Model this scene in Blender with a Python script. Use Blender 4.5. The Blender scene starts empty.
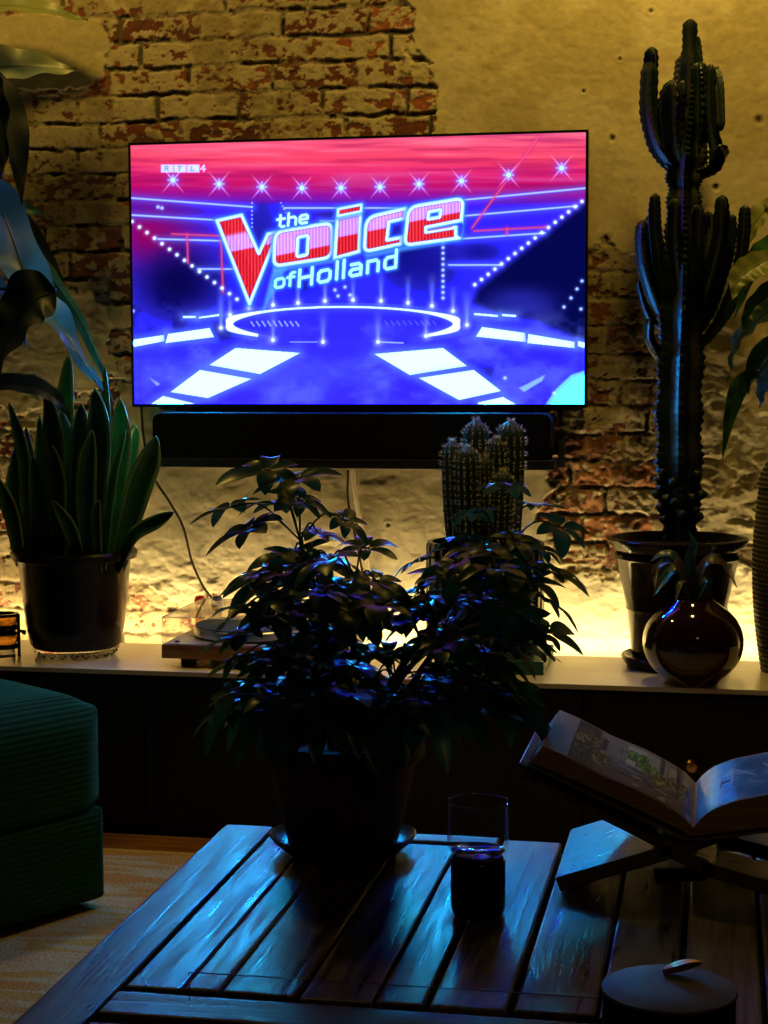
import bpy, math, random
import numpy as np
from mathutils import Vector
random.seed(7); rng = np.random.RandomState(11)
R = math.radians; PI = math.pi
scene = bpy.context.scene
COL = scene.collection

# ------------------------------------------------------------------ camera
CAMP = dict(c=(0.9516, -4.5232, 1.17), yaw=0.19273, pitch=0.08538, roll=-0.003377, f=1721.2)
def cam_axes():
    y, p, r = CAMP['yaw'], CAMP['pitch'], CAMP['roll']
    fwd = np.array([-math.sin(y)*math.cos(p), math.cos(y)*math.cos(p), -math.sin(p)])
    rt = np.array([math.cos(y), math.sin(y), 0.0]); up = np.cross(rt, fwd)
    c, s = math.cos(r), math.sin(r)
    return rt*c+up*s, up*c-rt*s, fwd
RT, UP, FW = cam_axes(); CC = np.array(CAMP['c'])
def at(px, py, Y=None, Z=None):
    """world point seen at a photograph pixel at a known depth plane (Y) or height (Z)"""
    d = FW + RT*((px-384)/CAMP['f']) + UP*((512-py)/CAMP['f'])
    t = (Y-CC[1])/d[1] if Y is not None else (Z-CC[2])/d[2]
    return Vector((CC+d*t).tolist())
def proj(x, y, z):
    dx, dy, dz = x-CC[0], y-CC[1], z-CC[2]
    w = dx*FW[0]+dy*FW[1]+dz*FW[2]
    return 384+CAMP['f']*(dx*RT[0]+dy*RT[1]+dz*RT[2])/w, 512-CAMP['f']*(dx*UP[0]+dy*UP[1]+dz*UP[2])/w
cd = bpy.data.cameras.new('camera'); cam = bpy.data.objects.new('camera', cd); COL.objects.link(cam)
from mathutils import Matrix
m = Matrix(((RT[0], UP[0], -FW[0], CC[0]), (RT[1], UP[1], -FW[1], CC[1]), (RT[2], UP[2], -FW[2], CC[2]), (0, 0, 0, 1)))
cam.matrix_world = m
cd.sensor_fit = 'HORIZONTAL'; cd.sensor_width = 36.0; cd.lens = 36.0*CAMP['f']/768.0
cd.clip_start = .05
scene.camera = cam

# ------------------------------------------------------------------ materials
def new_mat(name):
    mt = bpy.data.materials.new(name); mt.use_nodes = True
    nt = mt.node_tree; b = nt.nodes['Principled BSDF']
    return mt, nt, b
def mat(name, col, rough=.5, metal=0, vary=0, scale=20, bump=0, bscale=80, spec=.5, coat=0, stretch=None, col2=None, trans=0, ior=1.45, sub=0, detail=4, emit=None):
    mt, nt, b = new_mat(name)
    b.inputs['Base Color'].default_value = (*col, 1); b.inputs['Roughness'].default_value = rough
    b.inputs['Metallic'].default_value = metal; b.inputs['Specular IOR Level'].default_value = spec
    b.inputs['Coat Weight'].default_value = coat; b.inputs['Transmission Weight'].default_value = trans
    b.inputs['IOR'].default_value = ior
    tc = nt.nodes.new('ShaderNodeTexCoord'); mp = nt.nodes.new('ShaderNodeMapping')
    nt.links.new(tc.outputs['Object'], mp.inputs['Vector'])
    if stretch: mp.inputs['Scale'].default_value = stretch
    if vary or col2:
        n = nt.nodes.new('ShaderNodeTexNoise'); n.inputs['Scale'].default_value = scale; n.inputs['Detail'].default_value = detail
        nt.links.new(mp.outputs[0], n.inputs['Vector'])
        cr = nt.nodes.new('ShaderNodeValToRGB'); cr.color_ramp.elements[0].position = .3; cr.color_ramp.elements[1].position = .7
        c2 = col2 or tuple(min(1, c*(1+vary)) for c in col)
        c1 = col if col2 else tuple(c*(1-vary) for c in col)
        cr.color_ramp.elements[0].color = (*c1, 1); cr.color_ramp.elements[1].color = (*c2, 1)
        nt.links.new(n.outputs['Fac'], cr.inputs['Fac']); nt.links.new(cr.outputs['Color'], b.inputs['Base Color'])
    if bump:
        n2 = nt.nodes.new('ShaderNodeTexNoise'); n2.inputs['Scale'].default_value = bscale; n2.inputs['Detail'].default_value = 5
        nt.links.new(mp.outputs[0], n2.inputs['Vector'])
        bp = nt.nodes.new('ShaderNodeBump'); bp.inputs['Strength'].default_value = bump; bp.inputs['Distance'].default_value = .004
        nt.links.new(n2.outputs['Fac'], bp.inputs['Height']); nt.links.new(bp.outputs['Normal'], b.inputs['Normal'])
    if emit:
        b.inputs['Emission Color'].default_value = (*emit[0], 1); b.inputs['Emission Strength'].default_value = emit[1]
    return mt
def thin_glass(name, tint=(1, 1, 1), fac=.08, rough=.02):
    mt = bpy.data.materials.new(name); mt.use_nodes = True; nt = mt.node_tree; nt.nodes.clear()
    o = nt.nodes.new('ShaderNodeOutputMaterial'); t = nt.nodes.new('ShaderNodeBsdfTransparent'); g = nt.nodes.new('ShaderNodeBsdfGlossy')
    lw = nt.nodes.new('ShaderNodeMath'); lw.operation = 'MULTIPLY_ADD'; lw.inputs[1].default_value = .75; lw.inputs[2].default_value = .045; lf = nt.nodes.new('ShaderNodeLayerWeight'); pw = nt.nodes.new('ShaderNodeMath'); pw.operation = 'POWER'; pw.inputs[1].default_value = 4.5
    nt.links.new(lf.outputs['Facing'], pw.inputs[0]); nt.links.new(pw.outputs[0], lw.inputs[0])
    mx = nt.nodes.new('ShaderNodeMixShader'); t.inputs['Color'].default_value = (*tint, 1); g.inputs['Roughness'].default_value = rough
    nt.links.new(lw.outputs[0], mx.inputs[0]); nt.links.new(t.outputs[0], mx.inputs[1]); nt.links.new(g.outputs[0], mx.inputs[2])
    nt.links.new(mx.outputs[0], o.inputs[0]); return mt
def leaf_mat(name, col, col2, rough=.35, transl=.25):
    mt, nt, b = new_mat(name)
    tc = nt.nodes.new('ShaderNodeTexCoord'); n = nt.nodes.new('ShaderNodeTexNoise'); n.inputs['Scale'].default_value = 9
    nt.links.new(tc.outputs['Object'], n.inputs['Vector'])
    cr = nt.nodes.new('ShaderNodeValToRGB'); cr.color_ramp.elements[0].position = .35; cr.color_ramp.elements[1].position = .68
    cr.color_ramp.elements[0].color = (*col, 1); cr.color_ramp.elements[1].color = (*col2, 1)
    nt.links.new(n.outputs['Fac'], cr.inputs['Fac']); nt.links.new(cr.outputs['Color'], b.inputs['Base Color'])
    b.inputs['Roughness'].default_value = rough; b.inputs['Specular IOR Level'].default_value = .55
    tr = nt.nodes.new('ShaderNodeBsdfTranslucent'); nt.links.new(cr.outputs['Color'], tr.inputs['Color'])
    mx = nt.nodes.new('ShaderNodeMixShader'); mx.inputs[0].default_value = transl
    o = [q for q in nt.nodes if q.type == 'OUTPUT_MATERIAL'][0]
    nt.links.new(b.outputs[0], mx.inputs[1]); nt.links.new(tr.outputs[0], mx.inputs[2]); nt.links.new(mx.outputs[0], o.inputs[0])
    return mt
def attr_mat(name, rough=.85, bump=.2, bscale=70, grain=.12):
    """albedo stored per vertex (paint, brick, mortar) with fine grain on top"""
    mt, nt, b = new_mat(name)
    a = nt.nodes.new('ShaderNodeAttribute'); a.attribute_name = 'albedo'
    tc = nt.nodes.new('ShaderNodeTexCoord'); n = nt.nodes.new('ShaderNodeTexNoise'); n.inputs['Scale'].default_value = 60; n.inputs['Detail'].default_value = 8
    nt.links.new(tc.outputs['Object'], n.inputs['Vector'])
    mr = nt.nodes.new('ShaderNodeMapRange'); mr.inputs[1].default_value = .3; mr.inputs[2].default_value = .7; mr.inputs[3].default_value = 1-grain; mr.inputs[4].default_value = 1+grain*.4
    nt.links.new(n.outputs['Fac'], mr.inputs[0])
    mx = nt.nodes.new('ShaderNodeVectorMath'); mx.operation = 'SCALE'
    nt.links.new(a.outputs['Color'], mx.inputs[0]); nt.links.new(mr.outputs[0], mx.inputs['Scale']); nt.links.new(mx.outputs[0], b.inputs['Base Color'])
    n2 = nt.nodes.new('ShaderNodeTexNoise'); n2.inputs['Scale'].default_value = bscale; n2.inputs['Detail'].default_value = 6
    nt.links.new(tc.outputs['Object'], n2.inputs['Vector'])
    bp = nt.nodes.new('ShaderNodeBump'); bp.inputs['Strength'].default_value = bump; bp.inputs['Distance'].default_value = .003
    nt.links.new(n2.outputs['Fac'], bp.inputs['Height']); nt.links.new(bp.outputs['Normal'], b.inputs['Normal'])
    b.inputs['Roughness'].default_value = rough
    return mt
def wood(name, c1, c2, along='Y', rough=.4, spec=.5, coat=0, scale=1.0):
    mt, nt, b = new_mat(name)
    tc = nt.nodes.new('ShaderNodeTexCoord'); oi = nt.nodes.new('ShaderNodeObjectInfo'); mp = nt.nodes.new('ShaderNodeMapping')
    va = nt.nodes.new('ShaderNodeVectorMath'); va.operation = 'ADD'
    nt.links.new(tc.outputs['Object'], va.inputs[0]); nt.links.new(oi.outputs['Random'], va.inputs[1]); nt.links.new(va.outputs[0], mp.inputs['Vector'])
    s = [70*scale]*3; s['XYZ'.index(along)] = 5*scale; mp.inputs['Scale'].default_value = s
    n = nt.nodes.new('ShaderNodeTexNoise'); n.inputs['Scale'].default_value = 1.0; n.inputs['Detail'].default_value = 7; n.inputs['Distortion'].default_value = .8
    nt.links.new(mp.outputs[0], n.inputs['Vector'])
    cr = nt.nodes.new('ShaderNodeValToRGB'); cr.color_ramp.elements[0].position = .32; cr.color_ramp.elements[1].position = .66
    cr.color_ramp.elements[0].color = (*c1, 1); cr.color_ramp.elements[1].color = (*c2, 1)
    nt.links.new(n.outputs['Fac'], cr.inputs['Fac']); nt.links.new(cr.outputs['Color'], b.inputs['Base Color'])
    mr = nt.nodes.new('ShaderNodeMapRange'); mr.inputs[1].default_value = .3; mr.inputs[2].default_value = .7; mr.inputs[3].default_value = rough-.14; mr.inputs[4].default_value = rough+.16
    nt.links.new(n.outputs['Fac'], mr.inputs[0]); nt.links.new(mr.outputs[0], b.inputs['Roughness'])
    bp = nt.nodes.new('ShaderNodeBump'); bp.inputs['Strength'].default_value = .8; bp.inputs['Distance'].default_value = .0016
    nt.links.new(n.outputs['Fac'], bp.inputs['Height']); nt.links.new(bp.outputs['Normal'], b.inputs['Normal'])
    b.inputs['Specular IOR Level'].default_value = spec; b.inputs['Coat Weight'].default_value = coat; b.inputs['Coat Roughness'].default_value = .25
    return mt

M = {}
M['black_gloss'] = mat('black_gloss', (.006, .005, .005), .12, coat=.5)
M['black_matte'] = mat('black_matte', (.006, .006, .007), .6, vary=.2)
M['bezel'] = mat('bezel', (.004, .004, .005), .3)
M['fabric_black'] = mat('fabric_black', (.003, .0035, .007), .8, spec=.15, bump=.4, bscale=600)
M['black_pot'] = mat('black_pot', (.008, .005, .004), .25, spec=.35, bump=.05, bscale=30)
M['soil'] = mat('soil', (.02, .013, .008), .95, vary=.5, scale=60, bump=1, bscale=90)
M['cabinet'] = mat('cabinet', (.004, .004, .0045), .55, vary=.2, scale=8)
M['cab_top'] = mat('cab_top', (.80, .76, .66), .28, vary=.06, scale=5, stretch=(1, 8, 8))
M['led'] = mat('led', (.8, .6, .2), .5, emit=((1, .72, .29), 68))
M['led_case'] = mat('led_case', (.5, .5, .5), .5)
M['snake'] = leaf_mat('snake', (.008, .05, .016), (.02, .13, .04), .3, .12)
M['snake_bright'] = leaf_mat('snake_bright', (.015, .16, .03), (.04, .30, .06), .3, .15)
M['snake_margin'] = leaf_mat('snake_margin', (.12, .20, .05), (.2, .3, .08), .35, .12)
M['scheff'] = leaf_mat('scheff', (.022, .10, .03), (.05, .19, .05), .28, .25)
M['bigleaf_bluelit'] = leaf_mat('bigleaf_bluelit', (.08, .22, .22), (.15, .36, .36), .30, .2)  # leaf colour shifted to blue, standing in for the television's light on it
M['bigleaf_shaded'] = leaf_mat('bigleaf_shaded', (.006, .014, .008), (.010, .022, .012), .5, .03)  # leaf colour darkened to paint in the shade on blades facing the room
M['stem'] = mat('stem', (.05, .045, .02), .6, vary=.3)
M['stem_green'] = mat('stem_green', (.03, .07, .02), .5, vary=.3)
M['bigleaf'] = leaf_mat('bigleaf', (.03, .12, .04), (.05, .17, .05), .33, .3)
M['bigleaf_pale'] = leaf_mat('bigleaf_pale', (.22, .26, .07), (.34, .36, .10), .4, .4)
M['cactus'] = mat('cactus', (.012, .035, .02), .5, vary=.4, scale=20, bump=.3, bscale=60)
M['cereus'] = mat('cereus', (.003, .014, .010), .42, vary=.4, scale=12, bump=.4, bscale=60)
M['cereus_edge'] = mat('cereus_edge', (.018, .017, .010), .8, vary=.4, scale=40)
M['spine'] = mat('spine', (.75, .72, .6), .5)
M['glaze'] = mat('glaze', (.016, .010, .005), .16, vary=.5, scale=14, spec=.14, bump=.12, bscale=25)
M['oxblood'] = mat('oxblood', (.020, .004, .002), .07, coat=1.0, vary=.4, scale=5)
M['fluted'] = mat('fluted', (.010, .010, .011), .18, coat=.5)
M['slab'] = mat('slab', (.01, .09, .11), .5, vary=.2)
M['basket'] = mat('basket', (.025, .02, .014), .55, vary=.3, scale=60)
M['basket_thread'] = mat('basket_thread', (.62, .57, .42), .55)
M['table'] = wood('table', (.035, .025, .018), (.19, .13, .085), 'Y', .38, .65, .0)
M['table_x'] = wood('table_x', (.035, .025, .018), (.19, .13, .085), 'X', .38, .65, .0)
M['table_pale'] = wood('table_pale', (.13, .10, .07), (.42, .34, .24), 'Y', .42, .65, .0)
M['walnut'] = wood('walnut', (.22, .09, .035), (.42, .19, .075), 'X', .45)
M['standwood'] = wood('standwood', (.14, .08, .045), (.24, .15, .08), 'X', .38, .6, .3)
M['floor'] = wood('floor', (.16, .06, .02), (.30, .13, .045), 'X', .5)
M['alu'] = mat('alu', (.7, .65, .55), .3, 1)
M['deckplate'] = mat('deckplate', (.5, .47, .42), .35)
M['slipmat'] = mat('slipmat', (.05, .09, .13), .75, vary=.2)
M['brass'] = mat('brass', (.75, .45, .16), .28, 1)
M['paper'] = mat('paper', (.55, .46, .34), .8)
M['white_ink'] = mat('white_ink', (.9, .92, .95), .5)
M['paper_edge'] = mat('paper_edge', (.70, .42, .20), .85, vary=.35, scale=2.5, stretch=(2, 2, 160))
M['cover'] = mat('cover', (.30, .28, .24), .6)
M['tin'] = mat('tin', (.03, .03, .034), .55, bump=.1, bscale=300)
M['tin_lid'] = mat('tin_lid', (.14, .14, .15), .5, bump=.08, bscale=300)
M['amber'] = mat('amber', (.50, .24, .03), .08, trans=.8, coat=.3)
M['glass'] = mat('glass', (1, 1, 1), .0, trans=1, ior=1.45)
M['dark_drink'] = mat('dark_drink', (.035, .006, .004), .1, coat=.3)
M['thin'] = thin_glass('thin')
M['acrylic'] = thin_glass('acrylic', (.99, .99, .99))
M['acrylic_edge'] = mat('acrylic_edge', (.25, .32, .32), .25, spec=.8)
M['white_cable'] = mat('white_cable', (.75, .65, .5), .45)
M['dark_cable'] = mat('dark_cable', (.03, .022, .015), .5)
M['red'] = mat('red', (.65, .02, .015), .3, coat=.4)
M['blue'] = mat('blue', (.02, .03, .35), .3, coat=.4)
M['terracotta'] = mat('terracotta', (.10, .035, .015), .6, vary=.25, scale=12, bump=.2)
M['saucer'] = mat('saucer', (.02, .018, .016), .3, spec=.3)
M['room'] = mat('room', (.025, .02, .018), .9)
M['ceiling'] = mat('ceiling', (.06, .055, .05), .9)

# corduroy, rug
M['corduroy'] = mat('corduroy', (.010, .062, .026), .95, vary=.15, scale=30, spec=.2)
sh = M['corduroy'].node_tree.nodes['Principled BSDF']; sh.inputs['Sheen Weight'].default_value = .25; sh.inputs['Sheen Roughness'].default_value = .35; sh.inputs['Sheen Tint'].default_value = (.3, .9, .6, 1)

# ------------------------------------------------------------------ mesh builder
ORG = {}
def tag(o, label=None, cat=None, group=None, kind=None):
    if label: o['label'] = label
    if cat: o['category'] = cat
    if group: o['group'] = group
    if kind: o['kind'] = kind
    return o
def thing(name, loc, label, cat, group=None):
    o = bpy.data.objects.new(name, None); COL.objects.link(o); o.location = loc; o.empty_display_size = .05
    ORG[o.name] = Vector(loc); return tag(o, label, cat, group)
class MB:
    def __init__(s): s.v = []; s.f = []; s.mi = []; s.n = 0
    def add(s, v, f, mi=0):
        b = s.n; s.v.extend([tuple(p) for p in v]); s.n += len(v)
        s.f.extend([tuple(i+b for i in q) for q in f]); s.mi.extend([mi]*len(f))
    def box(s, lo, hi, mi=0):
        x0, y0, z0 = lo; x1, y1, z1 = hi
        s.add([(x0, y0, z0), (x1, y0, z0), (x1, y1, z0), (x0, y1, z0), (x0, y0, z1), (x1, y0, z1), (x1, y1, z1), (x0, y1, z1)],
              [(0, 3, 2, 1), (4, 5, 6, 7), (0, 1, 5, 4), (1, 2, 6, 5), (2, 3, 7, 6), (3, 0, 4, 7)], mi)
    def build(s, name, mats, parent=None, smooth=True, bevel=0, loc=None, solid=0, angle=None):
        me = bpy.data.meshes.new(name); org = Vector((0, 0, 0))
        if parent is not None: org = ORG[parent.name]
        elif loc is not None: org = Vector(loc)
        A = np.array(s.v, dtype=float) - np.array(org)
        me.from_pydata(A.tolist(), [], s.f)
        if not isinstance(mats, (list, tuple)): mats = [mats]
        for mm in mats: me.materials.append(mm)
        if len(mats) > 1: me.polygons.foreach_set('material_index', s.mi)
        if smooth:
            me.polygons.foreach_set('use_smooth', [True]*len(me.polygons))
            me.set_sharp_from_angle(angle=angle or R(40))
        me.update()
        o = bpy.data.objects.new(name, me); COL.objects.link(o)
        if parent is not None: o.parent = parent; ORG[o.name] = org
        else: o.location = org; ORG[o.name] = org
        if solid:
            sm = o.modifiers.new('solid', 'SOLIDIFY'); sm.thickness = solid; sm.offset = 0
        if bevel:
            bv = o.modifiers.new('bevel', 'BEVEL'); bv.width = bevel; bv.segments = 2; bv.limit_method = 'ANGLE'; bv.angle_limit = R(40)
        return o
def lathe(mb, prof, c, seg=48, mi=0, fl=None):
    """prof: (r, z) pairs; fl: optional function (theta, r, z) -> r"""
    v = []; n = len(prof)
    for i in range(seg):
        t = 2*PI*i/seg
        for r, z in prof:
            rr = fl(t, r, z) if fl else r
            v.append((c[0]+rr*math.cos(t), c[1]+rr*math.sin(t), c[2]+z))
    f = [(i*n+j, ((i+1) % seg)*n+j, ((i+1) % seg)*n+j+1, i*n+j+1) for i in range(seg) for j in range(n-1)]
    mb.add(v, f, mi)
def cr_curve(pts, n):
    pts = [np.array(p, float) for p in pts]
    if len(pts) == 2: return [pts[0]+(pts[1]-pts[0])*i/n for i in range(n+1)]
    P = [2*pts[0]-pts[1]]+pts+[2*pts[-1]-pts[-2]]; k = len(pts)-1; out = []
    for i in range(n+1):
        u = i/n*k; s = min(int(u), k-1); t = u-s; a, b, c, d = P[s:s+4]
        out.append(.5*((2*b)+(c-a)*t+(2*a-5*b+4*c-d)*t*t+(3*b-a-3*c+d)*t**3))
    return out
def nrm(a):
    l = np.linalg.norm(a); return a/l if l > 1e-9 else a
def frames(C):
    T = [nrm(C[min(i+1, len(C)-1)]-C[max(i-1, 0)]) for i in range(len(C))]
    u = np.array([0, 0, 1.0]) if abs(T[0][2]) < .9 else np.array([0, 1.0, 0])
    out = []
    for t in T:
        s = nrm(np.cross(t, u)); u = nrm(np.cross(s, t)); out.append((t, s, u))
    return out
def tube(mb, pts, r, n=16, seg=8, mi=0, ribs=None, caps=True):
    C = cr_curve(pts, n); F = frames(C); v = []
    for i, (p, (t, s, u)) in enumerate(zip(C, F)):
        k = i/n; rr = r(k) if callable(r) else r
        for j in range(seg):
            a = 2*PI*j/seg; q = rr*(ribs(a, k) if ribs else 1)
            v.append(p+s*q*math.cos(a)+u*q*math.sin(a))
    f = [(i*seg+j, i*seg+(j+1) % seg, (i+1)*seg+(j+1) % seg, (i+1)*seg+j) for i in range(n) for j in range(seg)]
    if caps: f += [tuple(range(seg))[::-1], tuple(n*seg+j for j in range(seg))]
    mb.add(v, f, mi)
def blade(mb, pts, w, up, n=14, m=2, fold=.25, wave=0, waves=5, shape='leaf', mi=0, margin=None, twist=0):
    """leaf sheet along pts; w = half width; up = vector the upper side faces"""
    C = cr_curve(pts, n); v = []; cols = 2*m+1
    up = np.array(up, float)
    for i, p in enumerate(C):
        k = i/n; t = nrm(C[min(i+1, n)]-C[max(i-1, 0)])
        s = nrm(np.cross(t, up)); nn = nrm(np.cross(s, t))
        if twist:
            a = twist*k; s, nn = s*math.cos(a)+nn*math.sin(a), nn*math.cos(a)-s*math.sin(a)
        if shape == 'leaf': ww = math.sin(PI*min(1, k**.8*.985+.015))**.75
        elif shape == 'oval': ww = math.sin(PI*min(1, k**.9*.97+.03))**.6*(1-.25*max(0, k-.75)*4*max(0, k-.75)*4)
        elif shape == 'sword': ww = (.62+.38*math.sin(PI*min(1, k*1.1)))*(1 if k < .62 else math.sqrt(max(0, 1-((k-.62)/.38)**2.2)))
        elif shape == 'lance': ww = math.sin(PI*k**.65)**.9 if k > 0 else 0
        else: ww = 1
        ww = max(ww, .03)*w
        for j in range(-m, m+1):
            q = j/m
            v.append(p+s*q*ww+nn*(abs(q)*fold*ww+wave*w*abs(q)*math.sin(k*waves*2*PI+(1 if j > 0 else 2.2))))
    f = []
    mis = []
    for i in range(n):
        for j in range(cols-1):
            f.append((i*cols+j, i*cols+j+1, (i+1)*cols+j+1, (i+1)*cols+j))
            mis.append(margin if (margin is not None and (j == 0 or j == cols-2)) else mi)
    b = mb.n; mb.v.extend([tuple(p) for p in v]); mb.n += len(v)
    mb.f.extend([tuple(i+b for i in q) for q in f]); mb.mi.extend(mis)

# ------------------------------------------------------------------ noise
def vnoise(x, y, seed):
    r = np.random.RandomState(seed).rand(256, 256)
    xi = np.floor(x).astype(int); yi = np.floor(y).astype(int); fx = x-xi; fy = y-yi
    fx = fx*fx*(3-2*fx); fy = fy*fy*(3-2*fy)
    g = lambda a, b: r[a & 255, b & 255]
    return (g(xi, yi)*(1-fx)+g(xi+1, yi)*fx)*(1-fy)+(g(xi, yi+1)*(1-fx)+g(xi+1, yi+1)*fx)*fy
def fbm(x, y, seed, o=4):
    s = 0; a = 1; t = 0
    for i in range(o):
        s = s+a*vnoise(x*2**i+17.3*i, y*2**i+9.1*i, seed+i); t += a; a *= .55
    return s/t
def sstep(a, b, x):
    t = np.clip((x-a)/(b-a), 0, 1); return t*t*(3-2*t)
def lerp3(a, b, t): return a*(1-t[..., None])+np.array(b)*t[..., None]

# ------------------------------------------------------------------ brick wall
def brick_wall():
    core_x = np.arange(-1.15, 1.30, .0031); core_z = np.arange(.36, 2.24, .0031)
    xs = np.concatenate([np.linspace(-3.0, -1.15, 160)[:-1], core_x, np.linspace(1.303, 3.4, 180)])
    zs = np.concatenate([np.linspace(0, .36, 20)[:-1], core_z, np.linspace(2.245, 2.9, 100)])
    X, Z = np.meshgrid(xs, zs, indexing='ij')
    wx = X+.016*(fbm(X*11, Z*11, 3)-.5); wz = Z+.014*(fbm(X*4+3, Z*6, 5)-.5)+.013*(fbm(X*24, Z*24, 15)-.5)
    H, L, J = .0700, .228, .0095
    row = np.floor((wz-1.897)/H); lz = (wz-1.897)/H-row
    lx = wx/L+.5*(row % 2)+.13*np.sin(row*2.3); colm = np.floor(lx); fx = lx-colm
    dz = np.minimum(lz, 1-lz)*H; dx = np.minimum(fx, 1-fx)*L
    d = np.minimum(dx, dz)-J/2+.007*(fbm(X*45, Z*45, 8)-.5)
    face = sstep(-.001, .0035, d)
    hid = vnoise(row*7.7+.5, colm*3.1+.5, 20); hid2 = vnoise(row*2.7+.5, colm*5.3+.5, 21)
    PX, PY = proj(X, 0*X, Z)
    big = fbm(X*5, Z*5, 30)-.5; mid = fbm(X*17, Z*17, 31)-.5; fin = fbm(X*55, Z*65, 32, 5)-.5
    # plaster coverage (1 = smooth skim coat, 0 = bare painted brick), drawn where the wall keeps it
    def blob(cx, cy, rx, ry, p=2.6): return 1-((np.abs((PX-cx)/rx))**p+(np.abs((PY-cy)/ry))**p)**(1/p)
    pl = np.maximum.reduce([
        blob(760, 60, 350, 178, 6)*2.2, blob(25, 55, 88, 34)*1.1, blob(50, 345, 68, 60)*1.0,
        blob(360, 520, 205, 88, 7)*1.8, blob(760, 420, 82, 110)*1.0, blob(160, 480, 62, 90)*.9, blob(640, 640, 260, 68, 6)*1.2,
        blob(760, 270, 60, 130)*.3, blob(350, 640, 100, 70)*1.0])
    pl = pl+.75*big+.45*mid+.14*fin
    plm = sstep(.0, .05, pl)
    # remaining paint on the bricks
    fl = .62*(fbm(X*24+hid*40, Z*34, 40, 5)-.5)+.5*(fbm(X*62, Z*84, 47, 4)-.5)
    ridge = np.abs(fbm(X*30, Z*40, 44, 4)-.5)
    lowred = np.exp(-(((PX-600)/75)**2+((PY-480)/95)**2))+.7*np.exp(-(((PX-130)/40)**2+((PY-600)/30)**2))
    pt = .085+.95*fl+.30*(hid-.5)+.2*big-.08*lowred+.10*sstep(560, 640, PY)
    paint = sstep(-.01, .015, pt)*(1-sstep(.0, .012, .012-ridge)*.9)
    # height of relief in metres, towards the room
    leaf_shade_dark_brick = np.clip(np.exp(-(((PX-75)/55)**2+((PY-205)/65)**2))*1.3+.8*np.exp(-(((PX-640)/80)**2+((PY-330)/60)**2)), 0, 1)  # painted leaf shadow at upper left; second blob darkens brick beside the television
    fillj = sstep(-.02, .08, .6*big+.8*mid+.06)*.85
    face = face+(1-face)*fillj*.8
    hgt = .006*face*(.75+.5*hid2)+.0022*paint*face+.005*fin+.004*mid+(1-face)*.002*fin
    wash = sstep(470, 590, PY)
    rough = .0016+.0042*sstep(250, 450, PY)*sstep(540, 640, PX)*(1-.25*sstep(560, 620, PY))+.0045*sstep(520, 600, PY)*sstep(270, 200, PX)
    hpl = .0125+.006*big+rough*2.2*(np.abs(fbm(X*14, Z*20, 50, 5)-.5)*2-.3)+.0012*fin+.0008*mid
    hgt = hgt+lowred*(.010*fin+.006*(fbm(X*32, Z*44, 88, 4)-.5))
    hgt = hgt*(1-plm)+hpl*plm
    dd = np.abs(pl); hgt = hgt+.002*np.exp(-(dd/.05)**2)*(plm > .5)
    # albedo
    red = np.zeros(X.shape+(3,))+np.array([.15, .035, .018]); red = lerp3(red, (.34, .10, .04), sstep(.3, .8, hid2))
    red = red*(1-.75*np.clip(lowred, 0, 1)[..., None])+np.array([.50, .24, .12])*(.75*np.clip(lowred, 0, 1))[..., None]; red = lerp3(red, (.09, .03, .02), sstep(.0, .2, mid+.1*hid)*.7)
    pcol = np.zeros(X.shape+(3,))+np.array([.50, .42, .27]); pcol = lerp3(pcol, (.34, .27, .15), sstep(.0, .2, big+mid))
    mort = np.zeros(X.shape+(3,))+np.array([.10, .08, .05]); mort = lerp3(mort, (.36, .31, .22), sstep(-.02, .15, mid+fin*.6))
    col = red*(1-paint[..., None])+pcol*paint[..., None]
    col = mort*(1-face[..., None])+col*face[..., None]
    plc = np.zeros(X.shape+(3,))+np.array([.60, .52, .33]); plc = lerp3(plc, (.48, .40, .22), sstep(-.1, .18, big+.5*mid))
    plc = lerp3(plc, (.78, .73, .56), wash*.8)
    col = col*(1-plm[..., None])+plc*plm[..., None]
    col = col*(1-.82*(leaf_shade_dark_brick*(1-plm))[..., None])
    for hx, hy, hr in ((612.5, 139, 2.6), (759, 121, 3.6), (651, 12, 2), (584, 92, 1.6), (389, 524, 1.6), (716, 188, 3), (620, 60, 1.5)):
        q = np.exp(-(np.hypot(PX-hx, PY-hy)/hr)**2); col = col*(1-.8*q[..., None]); hgt = hgt-.006*q+.0015*np.exp(-((np.hypot(PX-hx, PY-hy)-hr*1.8)/hr)**2)
    nx, nz = len(xs), len(zs)
    V = np.stack([X, -hgt, Z], -1).reshape(-1, 3)
    i = np.arange(nx-1)[:, None]*nz+np.arange(nz-1)[None, :]
    F = np.stack([i, i+nz, i+nz+1, i+1], -1).reshape(-1, 4)
    me = bpy.data.meshes.new('wall_back')
    me.vertices.add(len(V)); me.vertices.foreach_set('co', V.ravel())
    me.loops.add(F.size); me.loops.foreach_set('vertex_index', F.ravel().astype(np.int32))
    me.polygons.add(len(F)); me.polygons.foreach_set('loop_start', np.arange(0, F.size, 4, dtype=np.int32)); me.polygons.foreach_set('loop_total', np.full(len(F), 4, dtype=np.int32))
    me.polygons.foreach_set('use_smooth', np.ones(len(F), dtype=bool))
    me.update(calc_edges=True); me.validate()
    a = me.color_attributes.new('albedo', 'FLOAT_COLOR', 'POINT')
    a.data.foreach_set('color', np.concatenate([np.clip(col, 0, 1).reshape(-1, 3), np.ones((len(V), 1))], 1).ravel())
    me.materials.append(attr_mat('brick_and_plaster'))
    o = bpy.data.objects.new('wall_back', me); COL.objects.link(o); tag(o, kind='structure')
brick_wall()
X0, X1, Y0, ZC = -3.0, 3.4, -5.4, 2.9
def plane_box(name, lo, hi, m):
    b = MB(); b.box(lo, hi); o = b.build(name, m, smooth=False); tag(o, kind='structure'); return o
plane_box('floor', (X0, Y0, -.1), (X1, .02, 0), M['floor'])
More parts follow.
